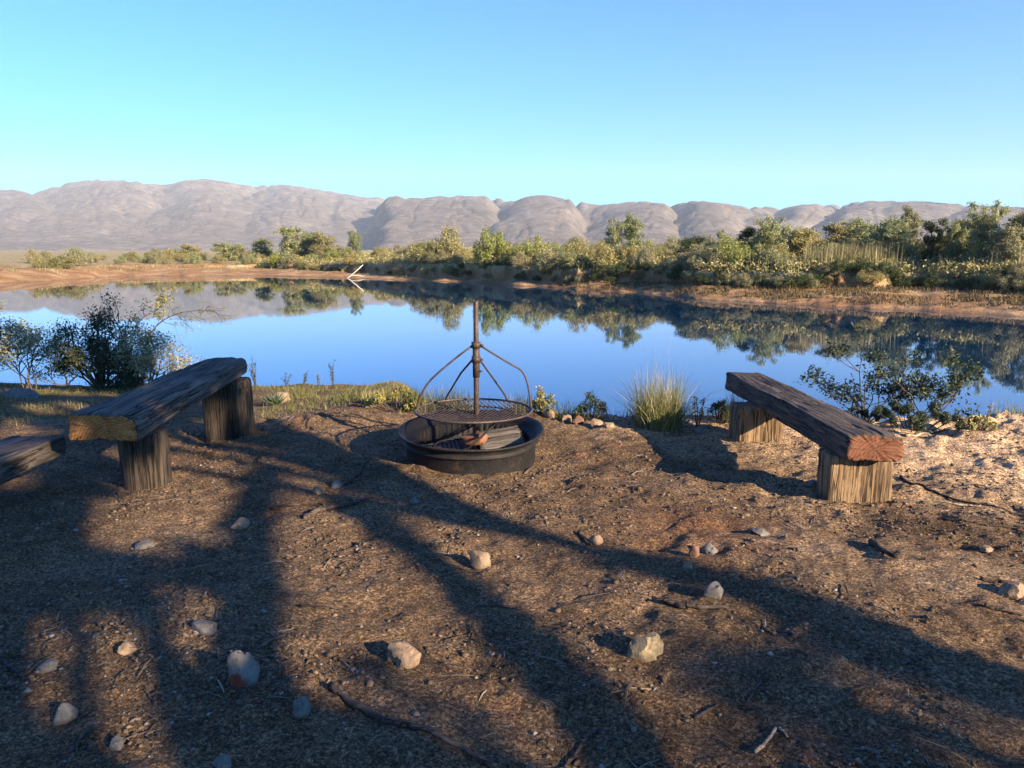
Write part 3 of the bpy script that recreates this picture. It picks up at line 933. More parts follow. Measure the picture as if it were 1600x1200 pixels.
bk = beam('brick', 0.20, 0.10, 0.065, (M['brick'], M['brick']), None, 601, (.006,) * 4, crack=0.003, wave=0.004, nl=30, nc=50)
bk.location = (PITX - 0.06, PITY + 0.06, pz + 0.085); bk.rotation_euler = (0.1, -0.12, -0.55)
tag(bk, 'reddish brick lying in the fire pit under the grill', 'brick')
pk = beam('charred_board', 0.34, 0.22, 0.022, (M['charred'], M['charred']), None, 611, (.006,) * 4, crack=0.006, wave=0.004, nl=50, nc=60)
pk.location = (PITX + 0.05, PITY - 0.02, pz + 0.105); pk.rotation_euler = (0.42, -0.12, 0.25)
tag(pk, 'grey scorched board leaning inside the fire pit rim', 'board')
mb = MB(); mb.tube([(PITX - 0.03, PITY - 0.20, pz + 0.10), (PITX + 0.07, PITY - 0.12, pz + 0.17), (PITX + 0.15, PITY - 0.05, pz + 0.235), (PITX + 0.19, PITY + 0.0, pz + 0.29)], [0.006, 0.008, 0.008, 0.006], 7)
pkr = mb.build('poker', M['soot']); tag(pkr, 'thin black poker slanting up out of the fire pit', 'poker')
def rack():
    mb = MB()
    r = 0.24
    for k in range(15):
        u = -r + 2 * r * (k + 0.5) / 15; h = math.sqrt(r * r - u * u)
        mb.tube([(u, -h, 0), (u, h, 0)], 0.0035, 5)
    mb.tube([(r * math.cos(k * math.pi / 24), r * math.sin(k * math.pi / 24), 0) for k in range(49)], 0.006, 6, cap=False)
    o = mb.build('wire_rack', M['soot'])
    o.location = (PITX - 0.02, PITY - 0.14, pz + 0.085); o.rotation_euler = (0.10, 0.12, 0.2)
    tag(o, 'sooty round wire rack lying flat in the fire pit', 'rack')
rack()

# ------------------------------------------------------------------ stones
def stone(px, py, wpx, hpx, mat, label, seed, sub=3, facets=5, depth=0.85, sink=0.36):
    """(px, py) = middle of the stone's foot in the photograph"""
    p = at(px, py)
    dist = math.hypot(p.y, CAM_H - p.z)
    k = dist / FPX
    w = wpx * k * 0.47; va = math.atan2(CAM_H - p.z, p.y)
    h = max(0.5 * hpx * k, (hpx * k - 1.1 * w * depth * math.sin(va)) / math.cos(va))
    hz = h / (2 - 2 * sink) / 0.95
    o = blob('stone', M[mat], (w, w * depth, hz), seed, 0.34, sub, 0, facets)
    o.location = (p.x, p.y + w * depth * 0.6, p.z + hz * (1 - 2 * sink))
    o.rotation_euler = (random.uniform(-0.15, 0.15), random.uniform(-0.15, 0.15), random.uniform(-0.4, 0.4))
    tag(o, label, 'stone', 'loose stones on the near bank')
    return o

STONES = [
 (750, 877, 36, 28, 'rock_tan', 'pale tan stone alone midway between the fire pit and the camera'),
 (634, 1042, 58, 38, 'rock_tan', 'blocky tan stone in the sunlit middle foreground, left of the yellowish one'),
 (1006, 1037, 60, 44, 'rock_yellow', 'yellowish rounded stone with a long shadow in the middle foreground'),
 (376, 1074, 54, 56, 'rock_stain', 'largest grey foreground stone with a rusty orange face'),
 (195, 1023, 30, 22, 'rock_tan', 'smooth tan stone in a sunlit strip at lower left'),
 (68, 1050, 32, 18, 'rock_pale', 'small pale stone in the leftmost sunlit strip'),
 (96, 1124, 34, 28, 'rock_pale', 'angular pale grey stone nearest the lower left corner'),
 (470, 1118, 34, 30, 'rock_pale', 'whitish lumpy stone beside the end of the long foreground stick'),
 (318, 999, 44, 24, 'rock_grey', 'grey half-buried stone in shade behind the rusty stone'),
 (224, 856, 34, 13, 'rock_grey', 'flat dark stone in shade before the left bench'),
 (374, 823, 30, 17, 'rock_tan', 'dull tan stone right of the left bench front post'),
 (525, 757, 24, 14, 'rock_grey', 'small grey stone beside twigs left of the fire pit'),
 (497, 771, 18, 12, 'rock_tan', 'small brownish stone touching the twigs left of the fire pit'),
 (932, 846, 22, 17, 'rock_tan', 'small tan stone with dry twigs right of centre'),
 (1190, 837, 30, 12, 'rock_pale', 'flat whitish stone in front of the right bench'),
 (1110, 867, 26, 17, 'rock_grey', 'greyish stone next to a red one before the right bench'),
 (1086, 877, 18, 17, 'rock_red', 'small red brown stone beside a greyish one before the right bench'),
 (1076, 896, 20, 11, 'rock_tan', 'little flat stone nearest below the red brown stone'),
 (1546, 858, 26, 10, 'rock_tan', 'low pale stone at the right, below the bench'),
 (1584, 938, 40, 28, 'rock_tan', 'tan stone at the right edge of the picture'),
 (1118, 945, 34, 24, 'rock_grey', 'dark grey stone just above the short dark branch'),
 (1012, 669, 32, 20, 'rock_tan', 'sunlit tan stone at the foot of the big grass tussock'),
 (1094, 677, 22, 11, 'rock_pale', 'small pale stone between the tussock and the right bench'),
 (862, 656, 26, 18, 'rock_tan', 'tan stone on the bank edge right of the grill'),
 (932, 671, 24, 14, 'rock_tan', 'tan stone in the bank edge row, left of the tussock'),
 (905, 666, 20, 13, 'rock_red', 'reddish stone in the bank edge row behind the fire pit'),
 (885, 661, 18, 11, 'rock_tan', 'small stone in the bank edge row next to the larger tan one'),
 (952, 676, 18, 10, 'rock_yellow', 'little yellowish stone at the right end of the bank edge row'),
 (437, 630, 34, 19, 'rock_tan', 'sunlit rounded stone behind the spiky aloe'),
 (526, 628, 18, 9, 'rock_pale', 'bright whitish stone on the grassy shore behind the berm'),
 (24, 622, 60, 15, 'rock_grey', 'broad grey boulder at the left edge beneath the shrub'),
 (178, 1172, 26, 18, 'rock_pale', 'small grey stone at the bottom left, right of dry twigs'),
 (345, 1200, 30, 18, 'rock_pale', 'pale stone cut by the bottom edge, left of centre'),
 (646, 785, 16, 10, 'rock_pale', 'tiny pale stone on the ground in front of the fire pit'),
 (1268, 768, 22, 12, 'rock_grey', 'grey stone in the shadow by the right bench front post'),
 (1100, 676, 14, 8, 'rock_tan', 'tiny tan stone by the dry stalk near the right bench'),
 (575, 640, 26, 10, 'rock_yellow', 'flat sandy stone on the berm left of the grill'),
]
for k, (a, b, c, d, m_, l) in enumerate(STONES):
    stone(a, b, c, d, m_, l, 1713 + k * 11, sub=4 if c > 40 else 3, facets=7)

# ------------------------------------------------------------------ sticks
def stick(pts, wpx, mat, label, seed, lift=0.0, side=()):
    rg = random.Random(seed)
    P = [at(a, b) for a, b in pts]
    k = math.hypot(P[0].y, 1.5) / FPX
    r = wpx * k / 2
    out = []
    for i in range(len(P) - 1):
        for s in range(6):
            out.append(P[i].lerp(P[i + 1], s / 6))
    out.append(P[-1])
    n = len(out)
    out = [Vector((p.x + rg.gauss(0, r * 0.25), p.y + rg.gauss(0, r * 0.25), float(gz(p.x, p.y)) + r * 0.8 + lift * math.sin(math.pi * i / n))) for i, p in enumerate(out)]
    rad = [r * (1.0 - 0.55 * i / n) * rg.uniform(0.93, 1.06) for i in range(n)]
    mb = MB(); mb.tube(out, rad, 8)
    for (f, dx, dy, l) in side:
        i = int(f * (n - 1)); p = out[i]
        q = p + Vector((dx, dy, 0)) * l; q.z = float(gz(q.x, q.y)) + r * 0.9
        mid = p.lerp(q, 0.5) + Vector((rg.gauss(0, .01), rg.gauss(0, .01), 0.012))
        mb.tube([p, mid, q], [rad[i] * 0.7, rad[i] * 0.55, rad[i] * 0.3], 6)
    o = mb.build('stick', M[mat])
    tag(o, label, 'stick', 'fallen sticks on the near bank')
STICKS = [
 ([(515, 1076), (560, 1108), (604, 1130), (650, 1143), (720, 1165), (772, 1196)], 11, 'twig', 'long crooked dark stick running to the bottom edge, centre foreground', ()),
 ([(475, 808), (505, 794), (535, 785), (590, 779)], 9, 'twig', 'dark crooked stick left of the fire pit', ((0.4, -0.5, 0.6, 0.15),)),
 ([(1036, 940), (1062, 954), (1095, 961), (1140, 962)], 11, 'twig', 'short thick dark branch in shade, centre right', ((0.3, -0.9, 0.3, 0.12),)),
 ([(1360, 850), (1378, 868), (1398, 884)], 12, 'twig', 'stubby weathered stick below the right bench', ()),
 ([(866, 1200), (905, 1165), (934, 1130)], 8, 'twig', 'dark twig at the bottom edge, right of the long stick', ()),
 ([(468, 951), (510, 953), (552, 949)], 5, 'twig', 'thin straight twig on the sunlit soil at centre left', ()),
 ([(1405, 748), (1440, 768), (1500, 785), (1600, 801)], 5, 'twig', 'long thin dark twig beside the right bench', ((0.4, 0.7, 0.4, 0.3),)),
 ([(1440, 787), (1485, 787), (1532, 793)], 5, 'twig_pale', 'bleached pale stick right of the bench post', ()),
 ([(1415, 679), (1440, 676), (1462, 675)], 6, 'twig_pale', 'bleached stick on the mound behind the right bench end', ()),
 ([(108, 1180), (135, 1155), (166, 1142)], 6, 'twig', 'bent dark twig at the bottom left', ((0.4, 0.3, -0.8, 0.08),)),
 ([(0, 1030), (25, 1052), (56, 1078)], 6, 'twig', 'thin twig entering from the left edge', ((0.5, -0.8, -0.3, 0.12),)),
 ([(423, 790), (460, 786), (505, 778)], 5, 'twig', 'thin twig left of the dark crooked stick', ()),
 ([(540, 757), (562, 742), (575, 722)], 5, 'twig', 'upright-looking thin twig near the fire pit shadow', ()),
 ([(1160, 1105), (1190, 1075), (1208, 1040)], 4, 'twig', 'hair-thin twig in the shade at lower right', ((0.5, 0.5, 0.3, 0.1),)),
 ([(1300, 1110), (1350, 1080), (1402, 1085)], 4, 'twig', 'thin twig at the far lower right, in shade', ()),
 ([(1085, 1120), (1110, 1108), (1135, 1098)], 6, 'twig', 'short dark twig in the lower right sunlit soil', ()),
 ([(1180, 1170), (1215, 1140), (1230, 1155)], 6, 'twig_pale', 'pale forked twig near the bottom right', ((0.5, 0.7, 0.2, 0.08),)),
 ([(1530, 912), (1560, 915), (1585, 918)], 7, 'twig', 'dark stick lying against the stone at the right edge', ()),
 ([(1535, 955), (1570, 962), (1600, 968)], 7, 'twig', 'dark stick cut by the right edge below the stone', ()),
 ([(690, 888), (715, 880), (745, 885)], 4, 'twig', 'thin twig under the pale tan stone', ()),
 ([(905, 832), (915, 845), (925, 852)], 7, 'twig', 'dark stub beside the small tan stone right of centre', ()),
 ([(745, 940), (780, 941), (815, 948)], 3.5, 'twig', 'faint thin twig across the middle soil', ()),
 ([(1470, 815), (1530, 825), (1600, 829)], 4, 'twig', 'second thin twig right of the bench, below the pale stick', ()),
 ([(530, 1030), (560, 1033), (590, 1034)], 5, 'twig', 'short twig left of the blocky tan stone', ()),
]
for k, (pts, w, m_, l, sd) in enumerate(STICKS):
    stick(pts, w, m_, l, 900 + k, side=sd)

# ------------------------------------------------------------------ gravel, crumbs and litter (stuff)
def ico():
    bm = bmesh.new(); bmesh.ops.create_icosphere(bm, subdivisions=1, radius=1.0)
    v = np.array([x.co[:] for x in bm.verts]); f = np.array([[w.index for w in p.verts] for p in bm.faces]); bm.free()
    return v, f
IV, IF = ico()
def scatter_pts(n, near):
    """points over the bare bank, thinning with distance"""
    out = []
    while sum(len(a) for a in out) < n:
        x = RNG.uniform(-5.0, 5.5, n * 2); y = RNG.uniform(0.6, 7.6, n * 2)
        keep = RNG.random(n * 2) < np.clip(np.exp(-(y - 2) / near), 0.1, 1)
        keep &= np.abs(x) < 1.2 + 0.8 * y
        keep &= y < lip_y(x) + 0.3
        keep &= np.hypot(x - PITX, y - PITY) > 0.50
        keep &= RNG.random(n * 2) < np.clip(0.30 + 1.1 * fbm2(x * 1.3, y * 1.3, 4, 171), 0.04, 1)
        out.append(np.stack([x[keep], y[keep]], -1))
    return np.concatenate(out)[:n]
def rand_rot(n):
    q = RNG.normal(size=(n, 4)); q /= np.linalg.norm(q, axis=1)[:, None]
    w, x, y, z = q.T
    return np.stack([np.stack([1 - 2 * (y * y + z * z), 2 * (x * y - w * z), 2 * (x * z + w * y)], -1), np.stack([2 * (x * y + w * z), 1 - 2 * (x * x + z * z), 2 * (y * z - w * x)], -1), np.stack([2 * (x * z - w * y), 2 * (y * z + w * x), 1 - 2 * (x * x + y * y)], -1)], 1)
def pebbles(name, n, smin, smax, power, mat, label, near, sink=0.2):
    p = scatter_pts(n, near)
    s = smin + (smax - smin) * RNG.random(n) ** power
    v = IV[None] * (1 + 0.35 * RNG.normal(size=(n, 42, 1)).clip(-1, 1)) if len(IV) == 42 else IV[None] * (1 + 0.38 * RNG.normal(size=(n, len(IV), 1)).clip(-1.3, 1.4))
    v = v * (s[:, None] * RNG.uniform(0.5, 1.35, (n, 3)))[:, None, :]
    v = np.einsum('nij,nkj->nki', rand_rot(n), v)
    v[..., 2] *= 0.6
    v[..., 0] += p[:, 0][:, None]; v[..., 1] += p[:, 1][:, None]
    v[..., 2] += (gz(p[:, 0], p[:, 1]) + s * (0.6 - sink))[:, None]
    f = (IF[None] + (np.arange(n) * len(IV))[:, None, None]).reshape(-1, 3)
    o = link(name, mesh_np(name, v, None, f), mat)
    tag(o, label, None, None, 'stuff')
pebbles('gravel', 22000, 0.0018, 0.0115, 4.5, M['gravel'], 'small loose gravel over the bare soil', 2.6)
pebbles('soil_crumbs', 19000, 0.0028, 0.015, 4.5, M['clod'], 'brown soil crumbs over the bare ground', 3.2, 0.35)
def litter(n):
    p = scatter_pts(n, 3.0)
    L = 0.01 + 0.07 * RNG.random(n) ** 2.5; W = 0.0012 + 0.003 * RNG.random(n) ** 2
    a = RNG.uniform(0, math.pi, n); dx, dy = np.cos(a), np.sin(a)
    V = []
    z = gz(p[:, 0], p[:, 1])
    e0 = np.stack([p[:, 0] - dx * L, p[:, 1] - dy * L], -1); e1 = np.stack([p[:, 0] + dx * L, p[:, 1] + dy * L], -1)
    z0 = gz(e0[:, 0], e0[:, 1]) + W; z1 = gz(e1[:, 0], e1[:, 1]) + W
    zm = np.maximum(z, (z0 + z1) / 2) + 2 * W
    nx, ny = -dy * W, dx * W
    for (P, zz, k) in ((e0, z0, .5), (p, zm, 1), (e1, z1, .4)):
        V.append(np.stack([P[:, 0] + nx * k, P[:, 1] + ny * k, zz], -1)); V.append(np.stack([P[:, 0] - nx * k, P[:, 1] - ny * k, zz], -1)); V.append(np.stack([P[:, 0], P[:, 1], zz + W * 1.2], -1))
    V = np.stack(V, 1)
    F = np.array([[0, 2, 5, 3], [2, 1, 4, 5], [3, 5, 8, 6], [5, 4, 7, 8]])
    f = (F[None] + (np.arange(n) * 9)[:, None, None]).reshape(-1, 4)
    o = link('twig_litter', mesh_np('twig_litter', V, f), M['litter'])
    tag(o, 'dry straw and tiny twig litter on the soil', None, None, 'stuff')
litter(2400)
# ------------------------------------------------------------------ foliage builders
M['leaf_olive'] = leaf_mat('leaf_olive', [(0.0, (0.093, 0.089, 0.036)), (0.5, (0.212, 0.192, 0.076)), (0.85, (0.336, 0.292, 0.126)), (1.0, (0.472, 0.397, 0.191))])
M['leaf_grey'] = leaf_mat('leaf_grey', [(0.0, (0.096, 0.092, 0.049)), (0.5, (0.204, 0.191, 0.104)), (1.0, (0.355, 0.323, 0.187))])
M['leaf_bright'] = leaf_mat('leaf_bright', [(0.0, (0.077, 0.094, 0.025)), (0.5, (0.191, 0.214, 0.053)), (1.0, (0.363, 0.343, 0.107))])
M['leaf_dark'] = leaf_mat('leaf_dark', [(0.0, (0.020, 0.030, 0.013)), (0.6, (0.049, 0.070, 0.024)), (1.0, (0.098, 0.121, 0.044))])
M['leaf_wattle'] = leaf_mat('leaf_wattle', [(0.0, (0.091, 0.108, 0.054)), (0.5, (0.184, 0.205, 0.095)), (1.0, (0.320, 0.325, 0.157))])
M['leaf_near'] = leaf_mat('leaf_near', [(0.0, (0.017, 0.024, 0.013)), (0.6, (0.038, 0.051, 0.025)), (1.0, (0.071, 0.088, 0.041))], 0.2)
M['leaf_yellow'] = leaf_mat('leaf_yellow', [(0.0, (0.10, 0.10, 0.030)), (0.5, (0.20, 0.19, 0.06)), (1.0, (0.34, 0.29, 0.10))], 0.3)
M['straw'] = leaf_mat('straw', [(0.0, (0.135, 0.108, 0.050)), (0.5, (0.243, 0.195, 0.101)), (1.0, (0.351, 0.297, 0.176))], 0.3)
M['grass_green'] = leaf_mat('grass_green', [(0.0, (0.042, 0.052, 0.014)), (0.5, (0.098, 0.105, 0.032)), (0.85, (0.175, 0.161, 0.059)), (1.0, (0.280, 0.231, 0.112))], 0.3)
M['grass_tussock'] = leaf_mat('grass_tussock', [(0.0, (0.076, 0.084, 0.025)), (0.4, (0.176, 0.168, 0.059)), (0.75, (0.302, 0.260, 0.118)), (1.0, (0.462, 0.395, 0.227))], 0.3)
M['brown_tuft'] = leaf_mat('brown_tuft', [(0.0, (0.061, 0.037, 0.019)), (0.5, (0.136, 0.088, 0.041)), (1.0, (0.231, 0.170, 0.082))], 0.15)
M['aloe'] = leaf_mat('aloe', [(0.0, (0.03, 0.045, 0.022)), (1.0, (0.07, 0.09, 0.045))], 0.05, 0.4)
M['dead_wood'] = bark_mat('dead_wood', (0.338, 0.300, 0.255), (0.562, 0.525, 0.465))
M['flower'] = leaf_mat('flower', [(0.0, (0.55, 0.42, 0.05)), (1.0, (0.7, 0.6, 0.2))], 0.2)

def unit(n):
    v = RNG.normal(size=(n, 3)); return v / np.linalg.norm(v, axis=1)[:, None]

def leaf_quads(c, nrm, L, W):
    """n lens-shaped leaves as two-triangle diamonds: centres, normals, lengths, widths"""
    n = len(c)
    a = np.cross(nrm, unit(n)); a /= np.linalg.norm(a, axis=1)[:, None] + 1e-9
    b = np.cross(nrm, a)
    L = np.broadcast_to(L, (n,))[:, None]; W = np.broadcast_to(W, (n,))[:, None]
    V = np.stack([c - a * L, c + b * W, c + a * L, c - b * W], 1)
    return V

def leaf_mesh(name, V):
    n = len(V)
    return mesh_np(name, V, np.arange(n * 4).reshape(-1, 4))

def clump_leaves(cl, n, L, W, shell=0.45, up=0.35):
    """leaves in ellipsoid clumps cl = [(centre, (rx, ry, rz)), ...], more towards the skin"""
    vol = np.array([r[0] * r[1] + r[1] * r[2] for _, r in cl]); vol = vol / vol.sum()
    k = RNG.choice(len(cl), n, p=vol)
    C = np.array([c for c, _ in cl])[k]; Rr = np.array([r for _, r in cl])[k]
    d = unit(n); rad = RNG.random(n) ** shell
    rad = rad * (1 + 0.25 * vn3(d[:, 0] * 2.5 + k, d[:, 1] * 2.5, d[:, 2] * 2.5, 5))
    p = C + d * Rr * rad[:, None]
    nr = d * 0.8 + unit(n) * 0.9 + np.array([0, 0, up]); nr /= np.linalg.norm(nr, axis=1)[:, None]
    s = RNG.uniform(0.6, 1.35, n)
    return leaf_quads(p, nr, L * s, W * s)

# --- far plants are built one unit tall and scaled
def bush_proto(seed, n=6500, lean=0.0, spread=0.62, spiky=0.0, L=0.027, W=0.011):
    rg = random.Random(seed)
    cl = []; tips = []
    for k in range(30):
        a = rg.uniform(0, 6.283); r = spread * math.sqrt(rg.random())
        h = (0.80 - 0.42 * (r / spread) ** 2) * rg.uniform(0.65, 1.15)
        c = (r * math.cos(a) + lean * h, r * math.sin(a), max(0.10, h))
        q = rg.uniform(0.10, 0.20)
        cl.append((c, (q, q, q * rg.uniform(0.8, 1.4) * (1 + spiky)))); tips.append(c)
        if rg.random() < 0.6: cl.append(((c[0] * 0.9, c[1] * 0.9, c[2] * 0.5), (q * 1.1, q * 1.1, q)))
    mb = MB()
    for c in tips[:14]:
        mb.tube([(c[0] * 0.1, c[1] * 0.1, -0.08), (c[0] * 0.45, c[1] * 0.45, c[2] * 0.45), c], [0.016, 0.010, 0.004], 5)
    stem = mb.build('stems', M['bark_far'])
    return stem.data, leaf_mesh('crown', clump_leaves(cl, n, L, W)), stem

def tree_proto(seed, n=4200, stems=3, spread=0.30, open_=0.12, base=0.28, L=0.024, W=0.010, tall=1.0):
    rg = random.Random(seed)
    mb = MB(); cl = []
    for s in range(stems):
        a = rg.uniform(0, 6.283); d = spread * rg.uniform(0.15, 0.75)
        top = Vector((d * math.cos(a), d * math.sin(a), rg.uniform(0.72, 0.93) * tall))
        p0 = Vector((rg.gauss(0, .02), rg.gauss(0, .02), -0.05))
        m1 = p0.lerp(top, 0.35) + Vector((rg.gauss(0, .03), rg.gauss(0, .03), 0)); m2 = p0.lerp(top, 0.7) + Vector((rg.gauss(0, .03), rg.gauss(0, .03), 0))
        mb.tube([p0, m1, m2, top], [0.020, 0.016, 0.010, 0.004], 6)
        for k in range(13):
            t = rg.uniform(base, 1.0)
            q = p0.lerp(top, t)
            b = rg.uniform(0, 6.283); l = spread * rg.uniform(0.25, 0.75) * (1.25 - t * 0.75)
            e = q + Vector((l * math.cos(b), l * math.sin(b), rg.uniform(0.01, 0.13)))
            mb.tube([q, q.lerp(e, 0.5) + Vector((0, 0, 0.015)), e], [0.007, 0.005, 0.002], 4)
            r = rg.uniform(0.05, open_)
            cl.append((tuple(e), (r * 1.15, r * 1.15, r * rg.uniform(0.7, 1.1))))
            cl.append((tuple(q.lerp(e, 0.6)), (r * 0.8, r * 0.8, r * 0.7)))
        cl.append((tuple(top), (0.06, 0.06, 0.08)))
    tr = mb.build('trunk', M['bark_far'])
    return tr.data, leaf_mesh('crown', clump_leaves(cl, n, L, W)), tr

PROTO = {}
def keep(key, t):
    PROTO.setdefault(key, []).append((t[0], t[1])); bpy.data.objects.remove(t[2])
for s in range(5): keep('bush', bush_proto(1000 + s, lean=random.uniform(-.15, .15)))
for s in range(4): keep('tall', bush_proto(1100 + s, 3200, random.uniform(-.1, .1), 0.42, 0.5, 0.036, 0.014))
for s in range(4): keep('wattle', tree_proto(1200 + s, 11000, 5, 0.42, 0.10, 0.16, 0.019, 0.007))
for s in range(4): keep('dense', tree_proto(1300 + s, 12000, 6, 0.50, 0.15, 0.06, 0.021, 0.009))
_n = [0]
def plant(name, key, px, t, hpx, wide, leaf, label, cat, group, rz=None, parts=('stems', 'crown')):
    """a far plant at the bearing of pixel px, t metres behind the water's edge, hpx pixels tall"""
    p, r = far_pt(px, t)
    h = hpx * r * CP / FPX * 1.0
    _n[0] += 1
    st, cr = PROTO[key][_n[0] % len(PROTO[key])]
    e = empty(name, (p.x, p.y, p.z - 0.04 * h))
    e.scale = (h * wide, h * wide, h)
    e.rotation_euler = (0, 0, random.uniform(0, 6.283) if rz is None else rz)
    a = bpy.data.objects.new(parts[0], st); b = bpy.data.objects.new(parts[1], cr)
    for o in (a, b):
        COL.objects.link(o); o.parent = e
    if not cr.materials: cr.materials.append(M[leaf])
    b.material_slots[0].link = 'OBJECT'; b.material_slots[0].material = M[leaf]
    tag(e, label, cat, group)
    return e

TP = ('trunk', 'crown')
# single trees that stand out; t = distance behind the shore, heights in photograph pixels
TREES = [
 ('wattle', 1208, 11, 98, 0.95, 'leaf_wattle', 'tall feathery tree rising highest above the right-centre bank'),
 ('dense', 1168, 12, 72, 0.85, 'leaf_dark', 'dark bushy tree left of the tall feathery one'),
 ('wattle', 1126, 13, 70, 0.35, 'leaf_wattle', 'slim small tree left of the dark bushy tree'),
 ('dense', 1078, 10, 60, 1.0, 'leaf_dark', 'dark green low tree left of the bright green bush'),
 ('wattle', 962, 14, 78, 0.6, 'leaf_wattle', 'left of a pair of wispy grey green trees at centre right'),
 ('wattle', 992, 15, 84, 0.7, 'leaf_wattle', 'right of a pair of wispy grey green trees at centre right'),
 ('dense', 1262, 12, 74, 0.9, 'leaf_olive', 'olive tree between the tall feathery tree and the reeds'),
 ('dense', 1312, 14, 76, 0.9, 'leaf_olive', 'broad olive tree standing behind the tall reeds'),
 ('dense', 1378, 13, 92, 0.85, 'leaf_wattle', 'dense green tree right of the reeds'),
 ('wattle', 1424, 14, 110, 0.55, 'leaf_grey', 'tall pale tree behind the dense green one on the right'),
 ('wattle', 1458, 12, 96, 0.6, 'leaf_dark', 'dark green tree with bare trunks on the right bank'),
 ('wattle', 1492, 12, 92, 0.6, 'leaf_wattle', 'grey green tree just left of the tallest right-hand tree'),
 ('wattle', 1545, 11, 128, 0.62, 'leaf_wattle', 'tallest light green tree near the right edge'),
 ('dense', 1592, 11, 100, 0.8, 'leaf_olive', 'yellowish tree cut by the right edge'),
 ('wattle', 1640, 11, 120, 0.7, 'leaf_wattle', 'tree just beyond the right edge of the picture'),
 ('dense', 1700, 12, 110, 0.8, 'leaf_olive', 'second tree beyond the right edge of the picture'),
 ('dense', 1340, 17, 84, 0.8, 'leaf_wattle', 'hazy green tree peeping out behind the reeds'),
 ('dense', 1405, 11, 74, 0.9, 'leaf_wattle', 'bushy tree low in front of the tall pale one'),
 ('dense', 1512, 15, 88, 0.8, 'leaf_olive', 'olive tree filling the gap left of the tallest one'),
 ('dense', 1568, 9.5, 84, 0.8, 'leaf_grey', 'pale loose tree at the foot of the tallest one'),
 ('dense', 1236, 14, 70, 0.9, 'leaf_wattle', 'rounded tree close right of the tall feathery one'),
 ('dense', 456, 22, 60, 0.9, 'leaf_wattle', 'left tree of the dark clump on the far left-centre bank'),
 ('dense', 482, 24, 54, 1.0, 'leaf_wattle', 'middle tree of the dark clump on the far left-centre bank'),
 ('dense', 508, 22, 50, 1.0, 'leaf_olive', 'right tree of the dark clump on the far left-centre bank'),
 ('wattle', 556, 18, 56, 0.55, 'leaf_wattle', 'slender tree standing alone right of the far left clump'),
 ('dense', 410, 24, 38, 1.3, 'leaf_wattle', 'low tree at the left end of the far dark clump'),
 ('dense', 356, 26, 34, 1.4, 'leaf_wattle', 'low spreading tree left of the far dark clump'),
 ('dense', 300, 28, 28, 1.4, 'leaf_olive', 'small far tree over the left beach'),
]
for (k, px, t, h, w, lf, lab) in TREES:
    plant('tree', k, px, t, h * (0.74 if px > 1040 else 0.85), w * 1.25, lf, lab, 'tree', 'trees on the far bank', parts=TP)
BUSHES = [
 ('bush', 1140, 6.2, 56, 0.95, 'leaf_bright', 'big bright green bush at the bank edge, right of centre'),
 ('bush', 768, 3.0, 64, 0.75, 'leaf_bright', 'large green bush on the bank edge behind the grill pole'),
 ('bush', 862, 2.4, 36, 0.95, 'leaf_grey', 'greyish bush hanging over the bank edge right of the pole'),
 ('bush', 1068, 4.6, 30, 1.2, 'leaf_grey', 'pale grey green bush at the bank edge left of the bright one'),
 ('bush', 95, 6.5, 20, 1.6, 'leaf_olive', 'round low bush on the sandy left beach'),
 ('bush', 835, 5.0, 52, 0.9, 'leaf_bright', 'yellow green bush behind the greyish overhanging one'),
 ('bush', 668, 4.0, 40, 1.1, 'leaf_olive', 'wide olive bush on the bank left of the pole'),
 ('bush', 700, 6.0, 58, 0.8, 'leaf_olive', 'tall olive bush just left of the large green one'),
 ('bush', 905, 5.0, 46, 1.0, 'leaf_olive', 'olive bush left of the wispy pair of trees'),
 ('bush', 1205, 6.5, 38, 1.1, 'leaf_olive', 'olive bush in front of the tall feathery tree'),
]
for (k, px, t, h, w, lf, lab) in BUSHES:
    plant('bush', k, px, t, h, w, lf, lab, 'bush', 'bushes on the far bank')
# the dense belt of scrub: every bush its own thing
ZONES = [(90, 'at the left edge of the beach'), (180, 'behind the round beach bush'), (270, 'behind the sandy beach'), (340, 'near the small far tree'), (420, 'left of the far dark clump'), (530, 'by the far dark clump'), (600, 'behind the bleached branch'), (650, 'right of the bleached branch'), (700, 'left of the pole'), (760, 'behind the pole'), (815, 'right of the pole'), (875, 'by the greyish overhanging bush'), (940, 'left of the wispy pair'), (1020, 'under the wispy pair'), (1090, 'right of the wispy pair'), (1180, 'by the big bright bush'), (1250, 'under the tall feathery tree'), (1310, 'left behind the reeds'), (1370, 'right behind the reeds'), (1440, 'under the dense green tree'), (1510, 'under the bare-trunked trees'), (1600, 'under the tallest right tree'), (9999, 'past the right edge')]
def zone_of(px):
    return next(z for a, z in ZONES if px < a)
rg = random.Random(5)
def edge_w(px): return float(np.interp(tpx(px), bk_th, bk_w))
